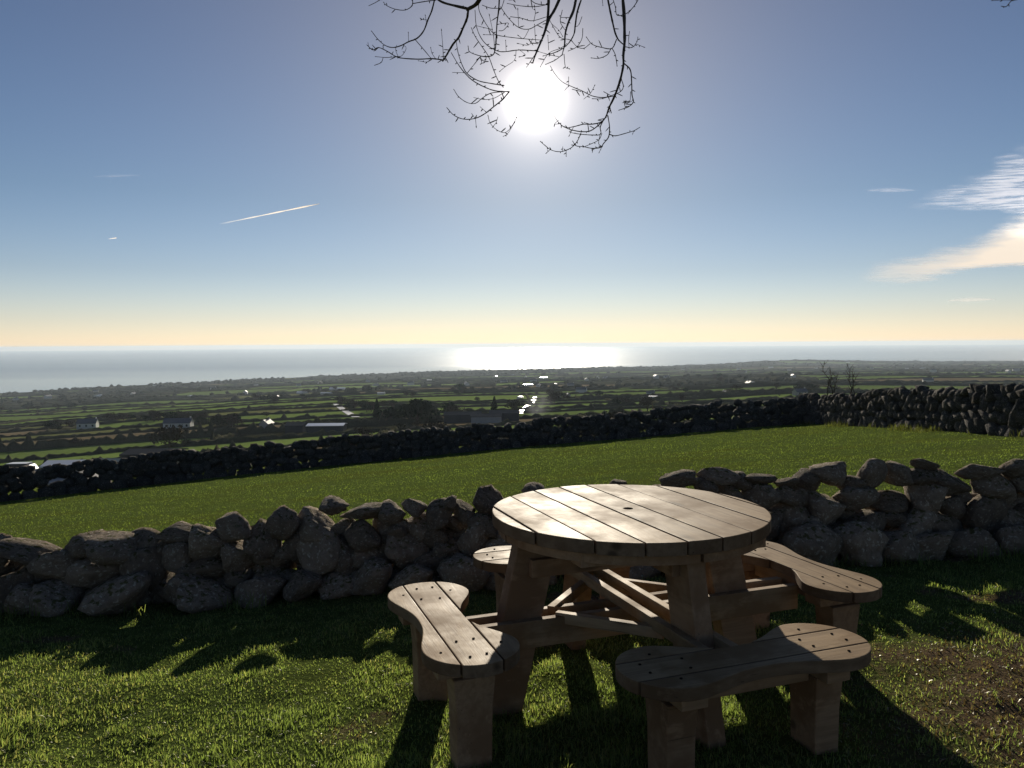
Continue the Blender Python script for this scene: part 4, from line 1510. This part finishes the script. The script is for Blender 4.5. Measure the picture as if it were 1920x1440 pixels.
# single hedgerow trees
for d_, ex, ey in random.sample([h for h in hedge_lines if 110 < h[0] < 1500 and abs(h[1].mean() / h[2].mean()) < .62], 60):
    i = random.randrange(len(ex))
    p = Vector((ex[i], ey[i], z1(ex[i], ey[i])))
    kd = random.choices(['broad', 'bush', 'dense'], [.42, .45, .13])[0]
    adj = {'broad': 'lone bare tree', 'bush': 'round twiggy bush', 'dense': 'lone dark evergreen'}[kd]
    tree_at(p, kd, random.uniform(0.4, 0.85), adj + ' growing out of a field hedge on the plain', adj + 's growing in the field hedges')

# far woodland: reads as one dark mass
def blob_field(name, pts, scales, mat, label):
    D, Fc = ico[1]
    vs, fs = [], []
    for i, (p, s_) in enumerate(zip(pts, scales)):
        rr = 1 + 0.35 * (rng.random(len(D)) - 0.5)
        vs.append(D * rr[:, None] * np.array([s_ * random.uniform(.7, 1.4), s_ * .8, s_ * random.uniform(.6, 1.0)]) + np.array(p) + np.array([0, 0, s_ * .45]))
        fs.append(Fc + i * len(D))
    tag(link(name, np_mesh(name, np.concatenate(vs), tri=np.concatenate(fs), mat=mat)), label, kind='stuff')


pts, scs = [], []
for x0, x1, y0, y1, r in scrub_cells:
    area = (x1 - x0) * (y1 - y0)
    if y0 < 700: continue
    for _ in range(min(22, int(area / (1300 if y0 < 1500 else 3400)) + 1)):
        x, y = random.uniform(x0, x1), random.uniform(y0, y1)
        if abs(x / y) > 0.8 or math.hypot(x, y) > 0.985 * float(coast(np.array([x]), np.array([y]))[0]): continue
        pts.append((x, y, z1(x, y))); scs.append(random.uniform(3.0, 6.5) * (1 if y < 2500 else 1.3))
for _ in range(900):     # along the coast
    az = random.uniform(-0.68, 0.68)
    c = float(coast(np.array([math.sin(az)]), np.array([math.cos(az)]))[0])
    r_ = c * random.uniform(0.90, 0.985)
    x, y = r_ * math.sin(az), r_ * math.cos(az)
    if vnoise(np.array([az * 40]), np.array([1.0]), 99, 2)[0] < -0.15: continue
    pts.append((x, y, z1(x, y))); scs.append(random.uniform(3, 8))
print('blobs', len(pts))
blob_field('woodland', pts, scs, HEDGE, 'far dark woodland and scrub towards the coast')


# ------------------------------------------------------------------ buildings
def house_root(p, rz, L, Wd, H, roof_h, wallm, roofm, label, group=None, name='house', cat='house', windows=True, chimney=True, detail=True):
    t = empty(name, p, rz)
    tag(t, label, cat, group)
    mb = MB()
    l, d = L / 2, Wd / 2
    mb.add([(-l, -d, -2), (l, -d, -2), (l, d, -2), (-l, d, -2), (-l, -d, H), (l, -d, H), (l, d, H), (-l, d, H), (-l, 0, H + roof_h), (l, 0, H + roof_h)],
           [(0, 1, 5, 4), (2, 3, 7, 6), (1, 2, 6, 9, 5), (3, 0, 4, 8, 7)])
    link('wall', mb.mesh('wall', wallm), t)
    rb = MB()
    e, th = 0.3, 0.18
    for s_ in (-1, 1):
        rb.add([(-l - e, s_ * (d + e), H - e * roof_h / d), (l + e, s_ * (d + e), H - e * roof_h / d), (l + e, 0, H + roof_h), (-l - e, 0, H + roof_h),
                (-l - e, s_ * (d + e), H - e * roof_h / d + th), (l + e, s_ * (d + e), H - e * roof_h / d + th), (l + e, 0, H + roof_h + th), (-l - e, 0, H + roof_h + th)],
               [(0, 1, 2, 3), (7, 6, 5, 4), (0, 4, 5, 1), (1, 5, 6, 2), (2, 6, 7, 3), (3, 7, 4, 0)])
    rf = link('roof', rb.mesh('roof', roofm), t)
    if chimney:
        cb = MB(); cb.box(l - 1.0, l - 0.3, -0.3, 0.3, H + roof_h * 0.6, H + roof_h + 1.0)
        link('chimney', cb.mesh('chimney', wallm), rf)
    if windows:
        wm = MB(); wm.box(-0.5, 0.5, -0.05, 0.05, -0.6, 0.6)
        wme = wm.mesh('window', GLASS)
        nw = max(2, int(L / 3))
        for s_ in (-1, 1):
            for k in range(nw):
                link('window', wme, t, (-l + (k + .5) * L / nw, s_ * (d + 0.02), H * 0.55))
    return t


def place_b(u, v, **kw):
    p = at_land(u, v, 50)
    print('building', u, v, [round(c) for c in p])
    return house_root(p, **kw)


place_b(556, 811, rz=0.05, L=7, Wd=9, H=3.2, roof_h=0.9, wallm=TIN_DARK, roofm=TIN_DARK, label='dark end of the long low farm sheds left of the big rounded tree', name='barn', cat='barn', windows=False, chimney=False)
place_b(613, 809, rz=0.05, L=14, Wd=9, H=2.6, roof_h=0.55, wallm=TIN_DARK, roofm=TIN, label='long low shed with a shining metal roof left of the big rounded tree', name='barn', cat='barn', windows=False, chimney=False)
place_b(868, 792, rz=0.02, L=15, Wd=9, H=3.4, roof_h=1.0, wallm=TIN_DARK, roofm=TIN_DARK, label='dark low barn right of the big rounded tree above the wall', name='barn', cat='barn', windows=False, chimney=False)
place_b(912, 793, rz=0.02, L=12, Wd=8, H=2.8, roof_h=0.8, wallm=RENDER_GREY, roofm=TIN_DARK, label='grey low barn in the middle of the row above the wall', name='barn', cat='barn', windows=False, chimney=False)
place_b(946, 789, rz=-0.03, L=12, Wd=8, H=3.4, roof_h=0.9, wallm=TIN_DARK, roofm=TIN_DARK, label='dark barn under the conical tree next to the smoke', name='barn', cat='barn', windows=False, chimney=False)
place_b(633, 731, rz=0.02, L=30, Wd=14, H=3.0, roof_h=1.6, wallm=RENDER_WHITE, roofm=TIN, label='glasshouse flashing bright in the sun in the middle of the left farmland', name='glasshouse', cat='glasshouse', windows=False, chimney=False)
place_b(568, 738, rz=0.02, L=20, Wd=12, H=2.6, roof_h=1.2, wallm=RENDER_WHITE, roofm=TIN, label='smaller bright roofed shed left of the flashing glasshouse', name='barn', cat='barn', windows=False, chimney=False)
place_b(500, 803, rz=1.4, L=6, Wd=4.4, H=2.4, roof_h=1.7, wallm=RENDER_GREY, roofm=SLATE, label='small grey gable ended cottage among the pastures, nearest to the long shining shed', name='house')
place_b(335, 803, rz=0.1, L=14, Wd=7, H=3.2, roof_h=2.2, wallm=RENDER_WHITE, roofm=SLATE, label='long pale farmhouse in front of the dark wood in the left pastures', name='house')
place_b(165, 803, rz=0.2, L=11, Wd=6.5, H=3.4, roof_h=2.4, wallm=RENDER_WHITE, roofm=SLATE, label='pale cottage beside the leftmost small wood', name='house')
place_b(1500, 741, rz=0.3, L=8, Wd=5, H=2.4, roof_h=1.7, wallm=RENDER_GREY, roofm=SLATE, label='grey farmhouse beyond the wall left of the corner saplings', name='house')

# small white houses scattered over the plain: each its own, too small to show parts
hm = MB()
def mini_house(L, Wd, H, rh, roof):
    mb = MB()
    l, d = L / 2, Wd / 2
    mb.add([(-l, -d, -2), (l, -d, -2), (l, d, -2), (-l, d, -2), (-l, -d, H), (l, -d, H), (l, d, H), (-l, d, H), (-l, 0, H + rh), (l, 0, H + rh)],
           [(0, 1, 5, 4), (2, 3, 7, 6), (1, 2, 6, 9, 5), (3, 0, 4, 8, 7)], 0)
    mb.add([(-l - .3, -d - .3, H - .2), (l + .3, -d - .3, H - .2), (l + .3, 0, H + rh + .1), (-l - .3, 0, H + rh + .1)], [(0, 1, 2, 3)], 1)
    mb.add([(-l - .3, d + .3, H - .2), (l + .3, d + .3, H - .2), (l + .3, 0, H + rh + .1), (-l - .3, 0, H + rh + .1)], [(3, 2, 1, 0)], 1)
    mb.box(l - 1.2, l - .4, -.4, .4, H + rh * .5, H + rh + 1.0, 0)
    return mb.mesh('house', [RENDER_WHITE, roof])
minis = [mini_house(11, 6, 2.8, 2.2, SLATE), mini_house(12, 6.5, 4.4, 2.2, SLATE), mini_house(16, 8, 3.0, 0.5, TIN), mini_house(10, 7, 2.6, 0.42, TIN), mini_house(9, 6, 2.6, 2.0, SLATE)]
spots = [(180, 733), (185, 742), (290, 722), (400, 728), (460, 738), (480, 722), (600, 718), (612, 738), (690, 716), (705, 722), (770, 720), (805, 712), (860, 723), (875, 722), (930, 705), (960, 703),
         (985, 706), (945, 716), (990, 722), (1010, 723), (1040, 720), (1000, 714), (1070, 722), (1020, 708), (1100, 712), (1120, 708), (1135, 709), (1230, 708), (1250, 707), (1280, 692), (1385, 692), (1397, 697), (1410, 718),
         (1405, 720), (1445, 688), (1480, 693), (1487, 706), (1530, 690), (1555, 686), (1590, 678), (1635, 690), (1700, 690), (1730, 690), (1740, 717), (1750, 696), (1890, 696), (1905, 695), (1860, 700), (1220, 738), (1225, 745),
         (1360, 738), (1370, 740), (1175, 720), (1090, 735), (1065, 742), (975, 745), (1045, 744), (715, 738), (560, 722), (520, 745), (360, 742), (250, 738), (90, 745), (30, 748)]
for u, v in spots:
    p = at_land(u, v + 2, 100)
    mk = random.randrange(len(minis))
    o = link(('house', 'house', 'barn', 'shed', 'house')[mk], minis[mk], None, p, (0, 0, random.uniform(-0.5, 0.5) + random.choice([0, 0, 1.57])))
    k = 0.62 if p.y < 700 else (0.9 if p.y < 1500 else 1.25)
    o.scale = (k, k, k)
    lab = ('tiny low white cottage with a dark slate roof on the plain', 'tiny two storey white house with a dark roof on the plain', 'tiny long barn with a bright metal roof on the plain',
           'tiny shed with a bright flat metal roof on the plain', 'tiny small white cottage with a short slate roof on the plain')[mk]
    tag(o, lab, ('house', 'house', 'barn', 'shed', 'house')[mk], lab.replace('tiny ', '') + ', scattered')

# buildings and van half hidden behind the left end of the far wall
def below(u, v, y):
    """ground point under the sight line (u, v) at distance y, and the height of that sight line above it"""
    p = at_depth(u, v, y)
    return Vector((p.x, p.y, z1(p.x, p.y))), p.z - z1(p.x, p.y)

p, h = below(290, 843, 118)
house_root(p, rz=0.03, L=7.0, Wd=6, H=h - 0.4, roof_h=0.4, wallm=TIN_DARK, roofm=TIN_DARK, label='dark windowless barn behind the left part of the far wall', name='barn', cat='barn', windows=False, chimney=False)
p, h = below(126, 864, 108)
house_root(p, rz=0.10, L=4.6, Wd=4, H=h - 0.5, roof_h=0.45, wallm=RENDER_GREY, roofm=WHITE_PAINT, label='pale roofed outbuilding behind the left end of the far wall', name='shed', cat='shed', windows=False, chimney=False)
p, h = below(212, 861, 100)
house_root(p, rz=0.06, L=2.4, Wd=3, H=h - 0.6, roof_h=0.55, wallm=RENDER_GREY, roofm=CREAM, label='small shed with a straw coloured roof behind the far wall', name='shed', cat='shed', windows=False, chimney=False)
# the van
p, h = below(42, 868, 105)
van = empty('parked_van', p, R(4))
tag(van, 'dark van with a pale roof edge behind the left end of the far wall', 'van')
zb_ = h - 2.05
prof = [(-2.1, .35), (2.15, .35), (2.2, .95), (1.75, 1.15), (1.25, 1.85), (0.9, 2.02), (-1.9, 2.05), (-2.1, 1.8)]
vb = bmesh.new()
vs = [vb.verts.new((x, -0.9, z)) for x, z in prof]
f = vb.faces.new(vs)
ex = bmesh.ops.extrude_face_region(vb, geom=[f])
bmesh.ops.translate(vb, verts=[g for g in ex['geom'] if isinstance(g, bmesh.types.BMVert)], vec=(0, 1.8, 0))
bmesh.ops.recalc_face_normals(vb, faces=vb.faces)
bmesh.ops.bevel(vb, geom=list(vb.edges), offset=0.07, segments=2, affect='EDGES')
me = bpy.data.meshes.new('body'); vb.to_mesh(me); vb.free(); me.materials.append(VAN_PAINT)
van.location.z = p.z
link('body', me, van, (0, 0, 0))
wm = MB()
for x0, x1 in ((-1.8, -0.7), (-0.55, 0.45)):
    wm2 = MB(); wm2.box(x0, x1, -0.925, -0.895, 1.25, 1.78)
    link('window', wm2.mesh('window', GLASS), van)
rm = MB(); rm.box(-1.7, 0.9, -0.8, 0.8, 2.052, 2.10)
link('roof_panel', rm.mesh('roof_panel', WHITE_PAINT, bevel=0.02), van)
wb = MB()
wb.tube([(0, -0.1, 0), (0, 0.1, 0)], [0.34, 0.34], 16)
wme = wb.mesh('wheel', RUBBER)
for x in (-1.3, 1.35):
    for y in (-0.82, 0.82):
        link('wheel', wme, van, (x, y, 0.34))
# stand it on a levelled yard so that it shows above the wall as in the photograph
yard = MB(); yard.box(-9, 17, -4, 6, -6, 0)
van_z = p.z + max(0.0, h - 2.08)
van.location.z = van_z
yo = link('yard', yard.mesh('yard', RENDER_GREY), None, (p.x, p.y, van_z - 0.004))
tag(yo, 'levelled farm yard behind the far wall', kind='structure')

# wet roads catching the light
def road(name, pix, width):
    pts = [at_land(u, v, 80) for u, v in pix]
    c = catmull([(q.x, q.y) for q in pts], 10)
    x = np.array([q[0] for q in c]); y = np.array([q[1] for q in c])
    tx, ty = np.gradient(x), np.gradient(y); ln = np.hypot(tx, ty) + 1e-9
    V = []
    for s_ in (-1, 1):
        xx, yy = x - ty / ln * s_ * width / 2, y + tx / ln * s_ * width / 2
        V.append(np.stack([xx, yy, Z(x, y) + 0.35], 1))
    n = len(x)
    i = np.arange(n - 1)
    me = np_mesh(name, np.concatenate(V), quad=np.stack([i, i + n, i + n + 1, i + 1], 1), mat=ROAD)
    tag(link(name, me), 'wet country road shining between the fields', kind='structure')


road('road', [(628, 757), (640, 766), (650, 773), (668, 783)], 4.5)
road('road', [(1003, 745), (998, 755), (985, 765), (975, 776)], 3.2)

# two young bare trees behind the wall near its corner
def sapling(u, v_base, v_top, y, seed, label):
    rg = random.Random(seed)
    b, h = below(u, v_top, y)
    t = empty('sapling', b)
    tag(t, label, 'tree')
    mb = MB(); tw = MB()
    for k in range(3):
        ox = rg.uniform(-.12, .12)
        pts = [Vector((ox, 0, -.2))]
        for i in range(1, 7):
            pts.append(Vector((ox + rg.uniform(-.08, .08) * (1 + i * .3) + (k - 1) * .045 * i, rg.uniform(-.1, .1), h * (1 - .12 * k) * i / 6)))
        mb.tube(pts, [0.05 * (1 - .15 * i) for i in range(7)], 6)
        for i in range(2, 6):
            for _ in range(4):
                f = rg.random()
                q = pts[i].lerp(pts[i + 1], f)
                a = rg.uniform(0, 6.28)
                L = h * rg.uniform(.06, .14)
                dv = Vector((math.cos(a) * .7, math.sin(a) * .7, rg.uniform(.5, 1.2)))
                tw.tube([q, q + dv * L * .5 + Vector((0, 0, -.02)), q + dv * L], [.014, .010, .006], 4)
    link('trunk', mb.mesh('trunk', BARK), t)
    tag(link('crown', tw.mesh('crown', BARK), t), kind='stuff')


sapling(1561, 735, 678, 42, 1, 'young bare tree standing left of its thinner twin behind the wall corner')
sapling(1597, 735, 681, 43, 2, 'thinner young bare tree, right one of the pair behind the wall corner')

# ------------------------------------------------------------------ clouds and contrail, high above the haze
def cloud_material(name, col, shape, dens, nscale=(3.0, 14.0), warp=0.35):
    """shape: list of (u, v) spine points with half width, in the cloud sheet's own uv"""
    m, n, out = material(name)
    tc = n.n('ShaderNodeTexCoord')
    uv = tc.outputs['UV']
    sx = n.n('ShaderNodeSeparateXYZ', Vector=uv)
    wob = n.noise(n.v('MULTIPLY', uv, (nscale[0], nscale[1] * 0.5, 1)), 1.0, 6, 0.62)
    st = n.noise(n.v('MULTIPLY', uv, (nscale[0] * 1.7, nscale[1] * 2.2, 1)), 1.0, 6, 0.62, 0.3)
    u, v = sx.outputs[0], sx.outputs[1]
    top = n.n('ShaderNodeFloatCurve', Value=u)
    bot = n.n('ShaderNodeFloatCurve', Value=u)
    for nd, k in ((top, 1), (bot, 2)):
        cv = nd.mapping.curves[0]
        while len(cv.points) < len(shape): cv.points.new(0.5, 0.5)
        for pt, s_ in zip(cv.points, shape):
            pt.location = (s_[0], s_[k])
        nd.mapping.update()
    dv = n.m('MULTIPLY', n.m('SUBTRACT', wob, 0.5), warp)
    vv = n.m('ADD', v, dv)
    edge = n.m('MULTIPLY', n.smooth(n.m('SUBTRACT', top.outputs[0], vv), -0.05, 0.24), n.smooth(n.m('SUBTRACT', vv, bot.outputs[0]), -0.02, 0.13))
    lim = n.m('MULTIPLY', n.smooth(u, 0.0, 0.06), n.m('MULTIPLY', n.smooth(v, 0.0, 0.06), n.smooth(v, 1.0, 0.94)))
    lim = n.m('MULTIPLY', lim, n.smooth(u, 1.0, 0.97))
    a = n.m('MULTIPLY', n.m('MULTIPLY', edge, lim), n.m('ADD', n.m('MULTIPLY', n.smooth(st, 0.34, 0.62), 1 - dens[0]), dens[0]))
    a = n.m('MULTIPLY', a, dens[1], clamp=True)
    tr = n.n('ShaderNodeBsdfTranslucent', Color=(*col, 1))
    df = n.n('ShaderNodeBsdfDiffuse', Color=(*col, 1))
    ms = n.n('ShaderNodeMixShader', i0=0.7, i1=df.outputs[0], i2=tr.outputs[0])
    tp = n.n('ShaderNodeBsdfTransparent')
    mx = n.n('ShaderNodeMixShader', i0=a, i1=tp.outputs[0], i2=ms.outputs[0])
    n.put(out, 'Surface', mx.outputs[0])
    return m


def cloud(pix, alt, mat, label):
    """a sheet of high cloud at its altitude; pix: corners (lower left, lower right, upper right, upper left)"""
    NU, NV = 24, 12
    P, UV = [], []
    for j in range(NV + 1):
        for i in range(NU + 1):
            a, b = i / NU, j / NV
            u = (pix[0][0] * (1 - a) + pix[1][0] * a) * (1 - b) + (pix[3][0] * (1 - a) + pix[2][0] * a) * b
            v = (pix[0][1] * (1 - a) + pix[1][1] * a) * (1 - b) + (pix[3][1] * (1 - a) + pix[2][1] * a) * b
            d = ray(u, v)
            P.append(Vector((0, 0, EYE)) + d * ((alt - EYE) / d.z)); UV.append((a, b))
    c = sum(P, Vector()) / len(P)
    fs = [(j * (NU + 1) + i, j * (NU + 1) + i + 1, (j + 1) * (NU + 1) + i + 1, (j + 1) * (NU + 1) + i) for j in range(NV) for i in range(NU)]
    me = new_mesh('cloud', [p - c for p in P], fs, mat, smooth=True)
    uvl = me.uv_layers.new(name='UVMap')
    for lp in me.loops:
        uvl.data[lp.index].uv = UV[lp.vertex_index]
    o = link('cloud', me, None, c)
    tag(o, label, 'cloud')
    return o


cloud([(1600, 560), (2250, 560), (2250, 340), (1600, 340)], 3500,
      cloud_material('cloud_lower', (2.1, 1.9, 1.62), [(0, .20, .14), (.07, .27, .14), (.2, .36, .155), (.32, .46, .20), (.45, .66, .25), (.6, .8, .28), (1, .9, .3)], (0.85, 1.35)),
      'dense cream cloud streak at the right edge, tapering to a point')
cloud([(1690, 440), (2250, 420), (2250, 250), (1690, 270)], 4200,
      cloud_material('cloud_upper', (1.9, 1.95, 2.1), [(0, .30, .25), (.1, .42, .25), (.25, .62, .22), (.4, .85, .15), (1, .95, .05)], (0.12, 0.8), (4.0, 16.0), 0.5),
      'thin wispy white cloud above the dense cream streak')
cloud([(1620, 366), (1720, 366), (1720, 348), (1620, 348)], 4200,
      cloud_material('cloud_wisp', (1.9, 1.95, 2.1), [(0, .5, .45), (.5, .8, .3), (1, .55, .45)], (0.2, 0.35)), 'tiny faint wisp left of the white clouds')
cloud([(1770, 572), (1870, 570), (1870, 553), (1770, 555)], 3000,
      cloud_material('cloud_low_wisp', (2.3, 2.1, 1.85), [(0, .5, .45), (.5, .8, .3), (1, .55, .45)], (0.3, 0.4)), 'small cream wisp low above the sea under the cream streak')
cloud([(170, 338), (265, 336), (265, 322), (170, 324)], 5000,
      cloud_material('cloud_left_wisp', (1.9, 1.95, 2.1), [(0, .5, .45), (.5, .7, .35), (1, .6, .45)], (0.2, 0.2)), 'faint wisp high in the left sky')


def contrail(a, b, w_px, alt, label, strength):
    m, n, out = material('contrail_ice')
    tc = n.n('ShaderNodeTexCoord')
    sx = n.n('ShaderNodeSeparateXYZ', Vector=tc.outputs['Generated'])
    al = n.m('MULTIPLY', n.m('POWER', sx.outputs[0], 0.9), strength, clamp=True)
    tr = n.n('ShaderNodeBsdfTranslucent', Color=(1, 0.96, 0.9, 1))
    tp = n.n('ShaderNodeBsdfTransparent')
    mx = n.n('ShaderNodeMixShader', i0=al, i1=tp.outputs[0], i2=tr.outputs[0])
    n.put(out, 'Surface', mx.outputs[0])
    P = []
    for i in range(13):
        t = i / 12
        d = ray(a[0] + (b[0] - a[0]) * t, a[1] + (b[1] - a[1]) * t)
        P.append(Vector((0, 0, EYE)) + d * ((alt - EYE) / d.z))
    c = P[6].copy()
    r_ = P[6].length * w_px / F_PX / 2
    mb = MB()
    mb.tube([p - c for p in P], [r_ * (0.75 + 0.25 * math.sin(i * 2.1)) * (0.35 if i == 12 else 1) for i in range(13)], 8)
    o = link('contrail', mb.mesh('contrail', m, smooth=True), None, c)
    tag(o, label, 'contrail')


contrail((412, 420), (599, 382), 3.0, 9000, 'long white vapour trail rising to the right in the left sky', 0.9)
contrail((203, 448), (219, 446), 2.2, 9000, 'short vapour trail speck near the left edge of the sky', 0.6)

# thin smoke rising behind the far wall
m, n, out = material('smoke')
tc = n.n('ShaderNodeTexCoord')
ob = tc.outputs['Object']
r2 = n.v('LENGTH', ob)
dn = n.m('MULTIPLY', n.smooth(r2, 1.0, 0.15), n.smooth(n.noise(ob, 1.6, 3, 0.55, 0.6), 0.38, 0.7))
pv = n.n('ShaderNodeVolumePrincipled', Density=n.m('MULTIPLY', dn, 0.035), Anisotropy=0.3)
pv.inputs['Color'].default_value = (0.9, 0.93, 1.0, 1)
n.put(out, 'Volume', pv.outputs[0])
D, Fc = ico[3]
q = at_land(1005, 783, 60)
o = link('smoke', np_mesh('smoke', D, tri=Fc, mat=m), None, (q.x + 1.5, q.y, q.z + 5.5), (0, R(14), 0), (8, 6, 9))
tag(o, 'thin blue grey smoke drifting up behind the far wall', kind='stuff')
